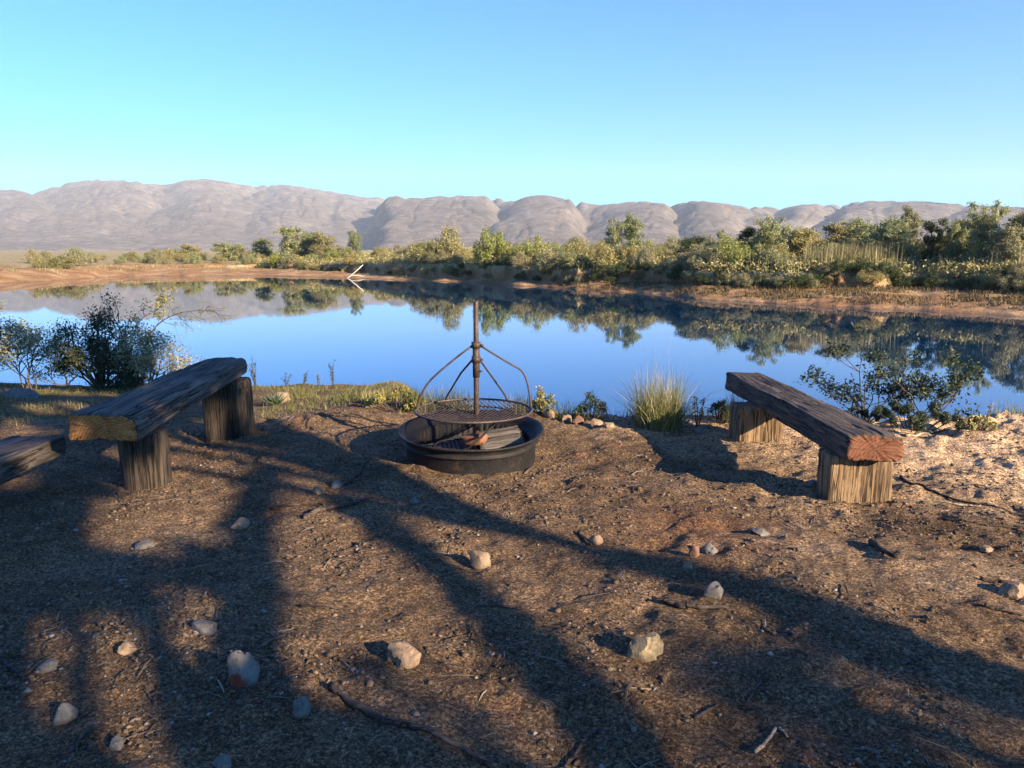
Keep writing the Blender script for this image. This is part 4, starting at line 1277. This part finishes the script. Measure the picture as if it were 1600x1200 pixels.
for k in range(285):
    px = rg.uniform(20, 380) if k % 8 == 0 else rg.uniform(380, 1720)
    row = rg.random()
    w0 = edge_w(px)
    if px < 380:
        t = w0 + 3 + 40 * row ** 1.3; h = rg.uniform(0.8, 2.0)
    else:
        t = w0 + 0.7 + 26 * row ** 1.4; h = rg.uniform(0.9, 1.7) + 0.3 * row
        if px > 1240 and t < w0 + 3.5: t += 4.0
    p, r = far_pt(px, t)
    hpx = h * FPX / r
    if px > 1240: lf = rg.choice(['leaf_olive', 'leaf_wattle', 'leaf_olive', 'leaf_grey'])
    elif px < 420: lf = rg.choice(['leaf_olive', 'leaf_grey', 'leaf_grey', 'leaf_wattle'])
    else: lf = rg.choice(['leaf_olive', 'leaf_olive', 'leaf_grey', 'leaf_bright', 'leaf_wattle', 'leaf_grey'])
    size = 'low' if h < 1.25 else ('tall' if h > 1.6 else 'mid-sized')
    rowname = 'front' if row < 0.2 else ('middle' if row < 0.5 else 'back')
    col = {'leaf_olive': 'olive', 'leaf_grey': 'greyish', 'leaf_wattle': 'grey green', 'leaf_bright': 'yellow green'}[lf]
    plant('scrub_bush', 'bush' if rg.random() < 0.72 else 'tall', px, t, hpx * 0.88, rg.uniform(0.9, 1.45), lf, '%s %s scrub bush %s of belt %s' % (size, col, rowname, zone_of(px)), 'bush', '%s %s scrub bushes, %s, %s' % (size, col, rowname, zone_of(px)))
# overhanging dark scrub along the bank lip, in its shade
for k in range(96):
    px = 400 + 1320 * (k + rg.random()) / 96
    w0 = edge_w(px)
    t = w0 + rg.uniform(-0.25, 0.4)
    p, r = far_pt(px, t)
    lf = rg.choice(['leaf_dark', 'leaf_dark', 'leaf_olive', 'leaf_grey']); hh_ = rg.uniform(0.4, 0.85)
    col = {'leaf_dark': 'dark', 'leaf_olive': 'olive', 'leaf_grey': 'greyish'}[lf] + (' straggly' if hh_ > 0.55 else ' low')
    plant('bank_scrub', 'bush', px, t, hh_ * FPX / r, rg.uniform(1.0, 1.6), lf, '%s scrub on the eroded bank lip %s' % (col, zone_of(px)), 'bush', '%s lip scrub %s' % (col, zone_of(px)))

# ------------------------------------------------------------------ grasses
def blades(P, H, lean, W, mat, name, label, bend=0.5, kind='stuff', segs=2):
    """tapered blades rooted at P (n,3): height, lean spread, width"""
    n = len(P)
    a = RNG.uniform(0, 6.283, n); d = np.stack([np.cos(a), np.sin(a), np.zeros(n)], -1)
    l = np.abs(RNG.normal(0, lean, n))
    side = np.stack([-d[:, 1], d[:, 0], np.zeros(n)], -1)
    b = RNG.uniform(0, 6.283, n); side = np.stack([np.cos(b), np.sin(b), np.zeros(n)], -1)
    V = []
    ks = (0, 0.5, 1.0) if segs == 2 else (0, 0.3, 0.6, 0.85, 1.0)
    for k in ks:
        off = d * (l * H * (k * (1 - bend) + bend * k * k))[:, None]
        z = H * k * (1 - 0.35 * np.minimum(l, 1.2) * k * k)
        c = P + off + np.stack([z * 0, z * 0, z], -1)
        w = (W * (1 - k * 0.92))[:, None] if hasattr(W, '__len__') else W * (1 - k * 0.92)
        V += [c - side * w, c + side * w]
    V = np.stack(V, 1); m = len(ks)
    F = np.array([[2 * i, 2 * i + 1, 2 * i + 3, 2 * i + 2] for i in range(m - 1)])
    f = (F[None] + (np.arange(n) * 2 * m)[:, None, None]).reshape(-1, 4)
    o = link(name, mesh_np(name, V, f), mat)
    if kind: tag(o, label, None, None, kind)
    return o

def far_pts(n, px0, px1, tfun, dens=None):
    px = RNG.uniform(px0, px1, n); th = tpx(px)
    t = tfun(px, n)
    r = shoreR(th) + t
    x, y = np.sin(th) * r, np.cos(th) * r
    return np.stack([x, y, far_z(th, t) + 0.05 * fbm2(x * 1.1, y * 1.1, 4, 91) - 0.02], -1)
W_ = lambda px: np.interp(tpx(px), bk_th, bk_w)
P = np.concatenate([far_pts(2600, 1255, 1375, lambda px, n: W_(px) + RNG.uniform(1.0, 5, n)), far_pts(2200, 1370, 1720, lambda px, n: W_(px) + RNG.uniform(0.8, 4, n)), far_pts(500, 1150, 1260, lambda px, n: W_(px) + RNG.uniform(0.8, 4, n))])
hh = np.where(RNG.random(len(P)) < 0.3, RNG.uniform(0.8, 1.5, len(P)), RNG.uniform(0.3, 0.8, len(P))) * np.where(np.arange(len(P)) < 2600, 1, 0.75)
P = P[fbm2(P[:, 0] * 0.6, P[:, 1] * 0.6, 2, 211) > -0.25]; hh = hh[:len(P)]
blades(P, hh, 0.10, 0.022, M['straw'], 'reeds', 'tall straw coloured reeds standing on the right far bank')
P = far_pts(9000, 380, 1720, lambda px, n: W_(px) + 0.3 + 14 * RNG.random(n) ** 1.6)
blades(P, RNG.uniform(0.15, 0.55, len(P)), 0.5, 0.03, M['grass_tussock'], 'dry_grass', 'dry yellow grass between the far bushes')
P = far_pts(24000, 880, 1740, lambda px, n: W_(px) * (0.12 + 0.9 * RNG.random(n) ** 0.8))
msk = fbm2(P[:, 0] * 0.9, P[:, 1] * 0.9, 3, 191) > -0.3
P = P[msk]
blades(P, RNG.uniform(0.06, 0.24, len(P)), 0.9, 0.022, M['brown_tuft'], 'brown_grass', 'short brown grass and debris on the right far shore')
P = far_pts(2500, 0, 700, lambda px, n: W_(px) * (0.5 + 0.8 * RNG.random(n)))
P = P[fbm2(P[:, 0] * 0.5, P[:, 1] * 0.5, 3, 193) > 0.1]
blades(P, RNG.uniform(0.08, 0.3, len(P)), 0.7, 0.03, M['grass_tussock'], 'beach_grass', 'sparse dry grass on the sandy far beach')

# low undergrowth filling the gaps of the far bank
P = far_pts(5200, 400, 1740, lambda px, n: W_(px) + 0.5 + 34 * RNG.random(n) ** 1.5)
n = len(P) * 16
C = np.repeat(P, 16, 0) + RNG.normal(0, 1, (n, 3)) * np.array([0.28, 0.28, 0.16]) + np.array([0, 0, 0.28])
nr = unit(n) + np.array([0.3, -0.5, 0.5]); nr /= np.linalg.norm(nr, axis=1)[:, None]
o = link('undergrowth', leaf_mesh('undergrowth', leaf_quads(C, nr, RNG.uniform(0.05, 0.11, n), RNG.uniform(0.02, 0.045, n))), M['leaf_olive'])
tag(o, 'low olive undergrowth between the bushes of the far bank', None, None, 'stuff')

# dead forked log standing in the shallows
p, r = far_pt(541, 0.2)
mb = MB()
mb.tube([(-1.4, 0.4, -0.25), (0.1, 0, 0.02), (0.75, -0.1, 0.55), (1.45, -0.2, 1.15)], [0.03, 0.06, 0.05, 0.03], 8)
mb.tube([(0.35, -0.03, 0.2), (0.9, 0.3, 0.25), (1.4, 0.5, 0.12)], [0.035, 0.028, 0.015], 6)
o = mb.build('dead_branch', M['dead_wood'], loc=(p.x, p.y, WATER)); tag(o, 'bleached dead branch slanting out of the water at the far shore', 'branch')

# ------------------------------------------------------------------ plants on the near bank
def branching(mb, p, d, length, rad, depth, rg, tips, gnarl=0.25, split=(2, 3), shrink=0.68, up=0.08):
    n = 4
    pts = [p]; q = p.copy(); dd = d.normalized()
    for i in range(n):
        dd = (dd + Vector((rg.gauss(0, gnarl), rg.gauss(0, gnarl), rg.gauss(0, gnarl * 0.6) + up))).normalized()
        q = q + dd * (length / n); pts.append(q.copy())
    mb.tube(pts, [rad * (1 - 0.45 * i / n) for i in range(n + 1)], 5 if rad > 0.006 else 4)
    if depth == 0:
        tips.append((pts[-1], dd)); tips.append((pts[-2], dd)); return
    for k in range(rg.randint(*split)):
        f = rg.choice([2, 3, 4, 4])
        nd_ = (dd + Vector((rg.gauss(0, 0.62), rg.gauss(0, 0.62), rg.gauss(0, 0.35)))).normalized()
        branching(mb, pts[f], nd_, length * shrink * rg.uniform(0.8, 1.2), rad * 0.58, depth - 1, rg, tips, gnarl, split, shrink, up)

def tip_leaves(tips, per, spread, L, W):
    n = len(tips) * per
    P = np.repeat(np.array([t[0][:] for t in tips]), per, 0) + RNG.normal(0, spread, (n, 3))
    nr = unit(n) + np.array([0, 0, 0.4]); nr /= np.linalg.norm(nr, axis=1)[:, None]
    s = RNG.uniform(0.6, 1.3, n)
    return leaf_quads(P, nr, L * s, W * s)

def shrub(name, base, stems, label, cat, seed, leaf='leaf_near', per=9, spread=0.05, L=0.022, W=0.009, depth=3, rad=0.02, gnarl=0.22, split=(2, 3), shrink=0.68, up=0.08, bark='bark', group=None, scale=1.0):
    """stems = [(dx, dy, dz, length), ...]"""
    rg = random.Random(seed)
    e = empty(name, base); mb = MB(); tips = []
    for (dx, dy, dz, l) in stems:
        branching(mb, Vector((rg.gauss(0, .05), rg.gauss(0, .05), -0.06)), Vector((dx, dy, dz)), l * scale, rad, depth, rg, tips, gnarl, split, shrink, up)
    mb.build('stems', M[bark], e)
    link('leaves', leaf_mesh('leaves', tip_leaves(tips, per, spread, L, W)), M[leaf], e)
    tag(e, label, cat, group)
    return e

def on_bank(x, y): return Vector((x, y, float(gz(x, y))))
b = on_bank(-6.4, 11.8)
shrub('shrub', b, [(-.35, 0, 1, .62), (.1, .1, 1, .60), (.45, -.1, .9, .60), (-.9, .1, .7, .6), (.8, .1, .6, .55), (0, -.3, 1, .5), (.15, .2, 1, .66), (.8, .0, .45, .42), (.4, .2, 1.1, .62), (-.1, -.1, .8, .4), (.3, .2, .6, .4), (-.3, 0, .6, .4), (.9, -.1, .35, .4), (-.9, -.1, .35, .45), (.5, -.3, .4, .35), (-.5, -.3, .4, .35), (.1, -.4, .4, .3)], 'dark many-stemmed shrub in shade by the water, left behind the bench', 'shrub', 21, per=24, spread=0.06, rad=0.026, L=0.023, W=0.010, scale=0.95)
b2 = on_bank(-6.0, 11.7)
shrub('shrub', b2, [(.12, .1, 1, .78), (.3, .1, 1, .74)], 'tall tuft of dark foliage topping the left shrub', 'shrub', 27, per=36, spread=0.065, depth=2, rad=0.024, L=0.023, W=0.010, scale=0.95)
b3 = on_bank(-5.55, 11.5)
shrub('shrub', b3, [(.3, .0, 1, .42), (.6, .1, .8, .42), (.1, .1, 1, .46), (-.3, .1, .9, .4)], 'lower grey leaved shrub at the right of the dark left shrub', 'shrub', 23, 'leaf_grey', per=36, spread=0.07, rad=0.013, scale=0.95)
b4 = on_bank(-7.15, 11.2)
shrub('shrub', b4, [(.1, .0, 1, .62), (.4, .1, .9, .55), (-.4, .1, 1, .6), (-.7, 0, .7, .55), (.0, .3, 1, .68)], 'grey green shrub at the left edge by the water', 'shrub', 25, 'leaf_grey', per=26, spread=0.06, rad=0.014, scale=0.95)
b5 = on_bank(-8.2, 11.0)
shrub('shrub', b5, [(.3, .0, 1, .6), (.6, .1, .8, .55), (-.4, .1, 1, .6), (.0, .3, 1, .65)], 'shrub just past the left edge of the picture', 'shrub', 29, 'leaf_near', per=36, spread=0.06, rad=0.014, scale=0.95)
# arching branch with yellowish leaves reaching over the water
rg = random.Random(31); e = empty('arching_shrub', b3 + Vector((-0.25, 0.35, 0))); mb = MB(); tips = []; tips2 = []
arc = bez([(0, 0, -.05), (0.0, 0, .85), (.30, .05, 1.12), (.75, .1, 1.20), (1.15, .1, 1.15)], 14)
mb.tube(arc, [0.011 * (1 - 0.75 * i / 14) + 0.0025 for i in range(15)], 6)
for k in (7, 8, 9, 9, 10, 10, 11, 11, 12, 12, 13, 13, 14, 14):
    branching(mb, arc[k], Vector((rg.gauss(.5, .4), rg.gauss(0, .5), rg.gauss(-.1, .4))), .20, .0045, 2, rg, tips, .3, (2, 3), .7, 0)
for k in (6, 7, 8, 8):
    branching(mb, arc[k], Vector((rg.gauss(.1, .3), rg.gauss(0, .3), 1)), .22, .005, 1, rg, tips2, .3, (2, 3), .7, 0.1)
mb.build('stems', M['bark'], e)
link('leaves', leaf_mesh('leaves', np.concatenate([tip_leaves(tips2, 26, .05, .020, .009), tip_leaves(tips, 3, .025, .013, .006)])), M['leaf_yellow'], e)
tag(e, 'arching branch with yellowish leaves reaching over the water at left', 'shrub')

# right shrub
b = Vector((4.1, 8.05, float(gz(4.1, 8.05))))
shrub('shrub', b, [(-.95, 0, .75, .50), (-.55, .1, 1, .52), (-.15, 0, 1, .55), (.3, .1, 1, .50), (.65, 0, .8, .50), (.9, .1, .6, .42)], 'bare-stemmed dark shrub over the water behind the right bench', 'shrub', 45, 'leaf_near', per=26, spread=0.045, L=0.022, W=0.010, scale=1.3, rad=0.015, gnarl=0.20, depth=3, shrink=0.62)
def low_bush(px, py, z0, hpx, wpx, leaf, label, seed, n=1500, L=0.02, W=0.008, cat='bush'):
    p = at(px, py); k = math.hypot(p.y, 1.5) / FPX
    h = hpx * k; w = wpx * k / 2
    rg = random.Random(seed); cl = []; mb = MB(); e = empty('low_bush', p)
    for i in range(22):
        a = rg.uniform(0, 6.283); r = w * math.sqrt(rg.random()); hh_ = h * (0.9 - 0.5 * (r / w) ** 2) * rg.uniform(0.5, 1.05)
        c = (r * math.cos(a), r * 0.8 * math.sin(a), hh_); q = h * rg.uniform(0.12, 0.22)
        cl.append((c, (q, q, q))); mb.tube([(c[0] * .3, c[1] * .3, -.05), c], [0.006, 0.003], 4)
    mb.build('stems', M['bark'], e)
    link('leaves', leaf_mesh('leaves', clump_leaves(cl, n, L, W)), M[leaf], e)
    tag(e, label, cat)
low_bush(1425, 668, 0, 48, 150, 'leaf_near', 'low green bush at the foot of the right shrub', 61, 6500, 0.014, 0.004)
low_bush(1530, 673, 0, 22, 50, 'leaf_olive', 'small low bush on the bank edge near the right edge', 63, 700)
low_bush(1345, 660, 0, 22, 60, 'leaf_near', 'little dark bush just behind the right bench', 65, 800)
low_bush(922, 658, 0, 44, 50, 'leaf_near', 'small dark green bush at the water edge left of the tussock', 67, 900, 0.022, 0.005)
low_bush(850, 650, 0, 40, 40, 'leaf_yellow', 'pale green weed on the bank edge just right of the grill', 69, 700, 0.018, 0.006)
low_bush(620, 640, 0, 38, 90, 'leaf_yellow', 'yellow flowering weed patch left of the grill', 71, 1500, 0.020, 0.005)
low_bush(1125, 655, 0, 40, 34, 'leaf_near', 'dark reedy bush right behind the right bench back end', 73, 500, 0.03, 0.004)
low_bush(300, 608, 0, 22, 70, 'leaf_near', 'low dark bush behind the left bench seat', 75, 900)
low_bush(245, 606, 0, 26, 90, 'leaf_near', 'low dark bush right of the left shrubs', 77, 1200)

# tussock and smaller grass tufts
def tuft(name, px, py, n, hm, spread, lean, mat, label, W=0.003, stalks=0, stalk_h=0.8):
    p = at(px, py)
    a = RNG.uniform(0, 6.283, n); r = spread * np.sqrt(RNG.random(n))
    P = np.stack([r * np.cos(a), r * np.sin(a), np.full(n, -0.02)], -1)
    e = empty(name, p)
    P[:, 2] = gz(p.x + P[:, 0], p.y + P[:, 1]) - p.z - 0.02
    o = blades(P, hm * RNG.uniform(0.45, 1.0, n), lean, W, M[mat], 'blades', None, 0.6, None, 4); o.parent = e
    if stalks:
        Q = P[:stalks].copy(); Q[:, :2] *= 0.6
        o = blades(Q, stalk_h * RNG.uniform(0.7, 1.0, stalks), 0.28, 0.0016, M['straw'], 'seed_stalks', None, 0.7, None, 4); o.parent = e
    tag(e, label, 'grass tuft', 'grass tufts on the near bank')
tuft('grass_tussock', 1030, 666, 950, 0.60, 0.20, 0.62, 'grass_tussock', 'big pale yellow grass tussock on the bank edge', 0.0034, 34, 0.86)
tuft('grass_tuft', 690, 640, 240, 0.34, 0.14, 0.5, 'grass_green', 'green grass tuft left behind the grill mesh', 0.004)
tuft('grass_tuft', 655, 640, 200, 0.32, 0.12, 0.5, 'grass_green', 'grass tuft beside the yellow flowering weeds', 0.004)
tuft('grass_tuft', 585, 632, 160, 0.22, 0.14, 0.5, 'grass_tussock', 'short dry grass tuft on the berm left of the weeds', 0.004)
tuft('grass_tuft', 880, 655, 120, 0.24, 0.10, 0.5, 'grass_green', 'short grass tuft between the pale weed and the dark bush', 0.003)
tuft('grass_tuft', 1150, 662, 160, 0.40, 0.10, 0.35, 'grass_green', 'upright grass tuft beside the right bench back post', 0.003)
tuft('grass_tuft', 780, 640, 160, 0.24, 0.18, 0.5, 'grass_tussock', 'pale dry grass tuft behind the grill on its right', 0.003)

tuft('grass_tuft', 720, 642, 200, 0.30, 0.14, 0.5, 'grass_green', 'thick green grass tuft behind the left of the grill', 0.004)
tuft('grass_tuft', 815, 648, 160, 0.26, 0.12, 0.5, 'grass_green', 'green grass tuft behind the right of the grill', 0.004)
tuft('grass_tuft', 610, 628, 200, 0.26, 0.16, 0.5, 'grass_green', 'green grass tuft at the back of the yellow weed patch', 0.004)
tuft('grass_tuft', 545, 626, 160, 0.18, 0.16, 0.5, 'grass_green', 'low green grass tuft near the bright whitish stone', 0.004)
tuft('grass_tuft', 470, 622, 160, 0.16, 0.18, 0.5, 'grass_green', 'low green grass tuft right of the aloe', 0.004)
# weeds with upright leafy stalks against the water
def weed(px, py, hpx, label, seed, leaf='leaf_near', nst=5, wid=0.06):
    p = at(px, py); k = math.hypot(p.y, 1.5) / FPX; h = hpx * k
    rg = random.Random(seed); mb = MB(); C = []
    e = empty('weed', p)
    for i in range(nst):
        top = Vector((rg.gauss(0, wid), rg.gauss(0, wid), h * rg.uniform(0.65, 1)))
        mid = top * 0.5 + Vector((rg.gauss(0, .012), rg.gauss(0, .012), 0))
        mb.tube([(0, 0, -.04), mid, top], [0.006, 0.0045, 0.002], 5)
        for j in range(30):
            t = rg.uniform(.3, 1.03); c = (mid.lerp(top, (t - .5) * 2) if t > .5 else mid * (t * 2))
            C.append((c.x + rg.gauss(0, .013), c.y + rg.gauss(0, .013), c.z))
    mb.build('stalks', M['bark'], e)
    C = np.array(C); nr = unit(len(C))
    link('leaves', leaf_mesh('leaves', leaf_quads(C, nr, 0.016, 0.006)), M[leaf], e)
    tag(e, label, 'weed', 'upright weeds along the near shore')
weed(268, 600, 66, 'dark branching weed standing left behind the left bench', 81, nst=9, wid=0.10)
weed(312, 590, 42, 'thin weed stalk just above the left bench seat', 82, nst=2)
weed(400, 602, 52, 'leafy weed right behind the left bench end', 83, nst=6)
weed(446, 603, 26, 'short weed on the shore right of the leafy one', 84, nst=3)
weed(474, 604, 30, 'small weed in the middle of the shoreline row', 85, nst=3)
weed(497, 604, 22, 'tiny brown weed in the shoreline row', 86, 'leaf_yellow', nst=2)
weed(520, 606, 46, 'taller dark weed at the right of the shoreline row', 87, nst=4)
weed(1090, 668, 52, 'dry pale stalk between the tussock and the right bench', 88, 'straw', nst=4)
weed(1535, 672, 40, 'lone dry stalk near the right edge of the bank', 89, 'straw', nst=1)
weed(845, 652, 46, 'upright pale weed on the bank edge right of the grill', 90, 'leaf_yellow', nst=4)

# aloe rosette
p = at(430, 634); e = empty('aloe', p); mbs = []
for k in range(26):
    a = k * 2.4; el = 0.25 + 0.9 * (k / 26); l = 0.20 * (1 - 0.25 * k / 26)
    d = Vector((math.cos(a) * math.cos(el), math.sin(a) * math.cos(el), math.sin(el)))
    mb = MB(); pts = bez([(0, 0, 0.01), d * l * .5, d * l + Vector((0, 0, .03))], 5)
    mb.tube(pts, [.011, .012, .010, .008, .005, .001], 6); mb.build('leaf', M['aloe'], e)
tag(e, 'small dark spiky aloe beside a stone on the near shore', 'aloe')

# short shore grass
n = 40000
x = RNG.uniform(-10, -0.6, n); y = RNG.uniform(6.9, 13.4, n)
k_ = (fbm2(x * 0.8, y * 0.8, 3, 201) > -0.12) & (y > lip_y(x) - 0.05 + 0.3 * fbm2(x * 2, y * 2, 2, 203)) & (macro(x, y) > WATER + 0.06)
x, y = x[k_], y[k_]
P = np.stack([x, y, gz(x, y) - 0.01], -1)
blades(P, RNG.uniform(0.02, 0.09, len(P)), 0.8, 0.004, M['grass_green'], 'shore_grass', 'short green and yellow grass along the near left shore')
n = 4000
x = RNG.uniform(-0.8, 6.5, n); y = lip_y(x) + RNG.uniform(0.0, 0.9, n)
k_ = (fbm2(x * 1.6, y * 1.6, 3, 205) > 0.05)
x, y = x[k_], y[k_]
P = np.stack([x, y, gz(x, y) - 0.01], -1)
blades(P, RNG.uniform(0.05, 0.20, len(P)), 0.6, 0.003, M['grass_green'], 'bank_grass', 'grass hanging over the near bank edge')

# ------------------------------------------------------------------ trees behind the camera, whose shade falls across the foreground
def up_sun(px, py, z, z0=None):
    if isinstance(px, Vector): g = px
    else: g = at(px, py, z0)
    return g + SUN * ((z - g.z) / SUN.z)
def limb_pts(pxs, ztop, back, r0, r1):
    """shadow line through the ground seen at pxs (near to far), run back by `back` metres to the limb's foot"""
    G = [at(a, b) for a, b in pxs]
    d = (G[0] - G[1]); d.z = 0; d.normalize()
    B = G[0] + d * back; B.z = float(gz(B.x, B.y)) - 0.1
    G = [B] + G
    L = [0]
    for i in range(1, len(G)): L.append(L[-1] + (G[i] - G[i - 1]).length)
    out = []
    for g, l in zip(G, L):
        f = l / L[-1]
        z = max(-0.1, ztop * f ** 0.9)
        out.append((g + SUN * ((z - g.z) / SUN.z) if f > 0 else g, r0 + (r1 - r0) * f))
    return out
def shade_tree2(limbs, clumps, label, seed, n=9000, leaf=0.085):
    rg = random.Random(seed)
    LP = [limb_pts(*l) for l in limbs]
    base = LP[0][0][0].copy()
    e = empty('shade_tree', base); mb = MB(); cl = []
    for lp in LP:
        mb.tube([p - base for p, _ in lp], [r for _, r in lp], 9)
    allp = [p - base for lp in LP for p, _ in lp[-3:]]
    for (a, b, z, r, *z0) in clumps:
        c = up_sun(a, b, z, *z0) - base
        for q in range(6):
            o_ = Vector((rg.gauss(0, .45), rg.gauss(0, .45), rg.gauss(0, .45))) * r
            cl.append((tuple(c + o_), (r * .6, r * .6, r * .6)))
        near = min(allp, key=lambda q: (q - c).length)
        mb.tube([near, near.lerp(c, .5) + Vector((0, 0, .15)), c], [.035, .025, .01], 6)
    mb.build('trunk', M['bark'], e)
    if cl:
        link('crown', leaf_mesh('crown', clump_leaves(cl, n, leaf, leaf * 0.5, 0.6)), M['leaf_wattle'], e)
    tag(e, label, 'tree', 'trees behind the camera')


shade_tree2([([(1000, 1200), (880, 1075), (740, 930), (630, 840), (560, 785)], 4.6, 4.5, .15, .085)],
            [(560, 790, 5.0, .09)], 'leaning tree behind the camera whose trunk shades the centre foreground', 1, 420)
shade_tree2([([(1600, 1085), (1300, 975), (1020, 880)], 4.2, 2.5, .19, .12)],
            [(1010, 885, 4.4, .13), (1120, 915, 4.2, .14), (1350, 1000, 3.6, .16)], 'upright tree behind the camera shading the right foreground', 2, 420)
shade_tree2([([(430, 1200), (382, 1000), (385, 860), (420, 740)], 5.0, 4.0, .13, .09),
             ([(300, 1200), (262, 1080), (240, 1000), (222, 925)], 4.6, 4.0, .055, .06),
             ([(350, 1200), (318, 1060)], 4.0, 3.5, .10, .07)],
            [(290, 872, 5, .15), (350, 880, 5, .15), (400, 690, 5.4, .10), (210, 890, 5, .15)], 'forked tree behind the camera shading the left foreground', 3, 1100)
shade_tree2([([(132, 1200), (126, 1050), (116, 920)], 4.8, 4.0, .045, .05),
             ([(-15, 1200), (-5, 1050), (10, 920)], 5.0, 4.5, .14, .10)],
            [(40, 905, 5, .16), (125, 892, 5, .16), (60, 840, 5.2, .18), (10, 770, 5.4, .2), (40, 710, 5.5, .2), (-60, 800, 5.4, .3), (-60, 950, 5, .3), (90, 750, 5.5, .14), (10, 1190, 4.2, .12), (80, 1190, 4.0, .12),
             (185, 672, 5.6, .12, .42), (200, 645, 5.6, .16, .5), (240, 622, 5.7, .16, .5), (280, 600, 5.8, .16, .5), (320, 580, 5.9, .16, .5), (350, 565, 6.0, .14, .5), (190, 725, 5.4, .13, .2), (215, 745, 5.4, .10, .15), (130, 715, 5.4, .14, .1)], 'bushy tree behind the camera shading the left bench', 4, 4200)
shade_tree2([([(1750, 1250), (1500, 1160), (1250, 1090)], 4.4, 2.0, .10, .05)],
            [(1270, 1130, 4.6, .28), (1390, 1150, 4.6, .30), (1510, 1190, 4.5, .32), (1580, 1090, 4.6, .28), (1180, 1180, 4.4, .24), (1440, 1050, 4.8, .22)], 'thin leaved tree behind the camera dappling the lower right', 6, 360, 0.075)
shade_tree2([([(700, 1300), (640, 1190)], 3.4, 3.0, .06, .035)],
            [(640, 1180, 4.2, .26), (760, 1180, 4.2, .26), (540, 1150, 4.4, .2)], 'small thin tree behind the camera dappling the bottom centre', 7, 170, 0.075)
G0 = at(1300, 985); F0 = Vector((math.sin(SUN_AZ), math.cos(SUN_AZ), 0))
def tall_tree(base, marks, label, seed, n, r0):
    rg = random.Random(seed); base = Vector(base); base.z = float(gz(base.x, base.y)) - 0.1
    e = empty('shade_tree', base); mb = MB(); cl = []
    top = Vector((0.3, 0.1, 5.2))
    mb.tube([(0, 0, 0), (0.05, 0, 2.0), (0.0, 0.08, 3.8), top], [r0, r0 * .85, r0 * .65, r0 * .4], 10)
    for (g, z, r) in marks:
        c = up_sun(Vector(g), 0, z) - base
        mb.tube([(0, 0.05, 3.4), (Vector((0, 0.05, 3.4))).lerp(c, .5) + Vector((0, 0, .3)), c], [.06, .04, .015], 6)
        for q in range(8):
            o_ = Vector((rg.gauss(0, .45), rg.gauss(0, .45), rg.gauss(0, .4))) * r
            cl.append((tuple(c + o_), (r * .6, r * .6, r * .5)))
    mb.build('trunk', M['bark'], e)
    link('crown', leaf_mesh('crown', clump_leaves(cl, n, 0.10, 0.05, 0.6)), M['leaf_wattle'], e)
    tag(e, label, 'tree', 'trees behind the camera')
tall_tree(G0 + F0 * 7.5, [((-4, 8.8, -.2), 6.2, .45), ((-5.4, 9.3, -.2), 6.4, .5), ((-3.6, 7.8, -.1), 6.0, .25), ((-6.4, 11.8, .2), 6.6, .45), ((-6.0, 11.7, .8), 7.0, .4), ((-7.2, 11.2, .3), 6.8, .45), ((-6.8, 10.0, -.2), 6.4, .5), ((-5.6, 11.6, .0), 6.8, .3), ((-4.9, 10.6, .2), 6.5, .45), ((-5.0, 10.4, -.4), 6.5, .35), ((-6.4, 9.5, -.2), 6.3, .4), ((-4.7, 9.2, -.2), 6.3, .3), ((-7.6, 10.6, -.3), 6.5, .45), ((-3.9, 7.2, -.1), 6.0, .4), ((-4.8, 6.2, 0), 5.6, .45), ((-5.2, 7.6, 0), 6.0, .5)], 'tall tree behind the camera shading the left shrubs', 5, 13000, .075)

# ------------------------------------------------------------------ things that share a label are told apart by their order from left to right
by = {}
for o in COL.objects:
    if o.parent is None and o.get('category') and o.get('label'):
        by.setdefault(o['label'], []).append(o)
for lab, os_ in by.items():
    if len(os_) < 2: continue
    os_.sort(key=lambda o: o.location.x / o.location.y)
    n = len(os_)
    if n == 2: w = ['left one', 'right one']
    elif n == 3: w = ['leftmost', 'middle one', 'rightmost']
    else: w = ['leftmost'] + ['%s from left' % a for a in ('second', 'third', 'fourth', 'fifth', 'sixth', 'seventh', 'eighth', 'ninth', 'tenth', 'eleventh')][:n - 2] + ['rightmost']
    for o, k in zip(os_, w): o['label'] = lab + ', ' + k
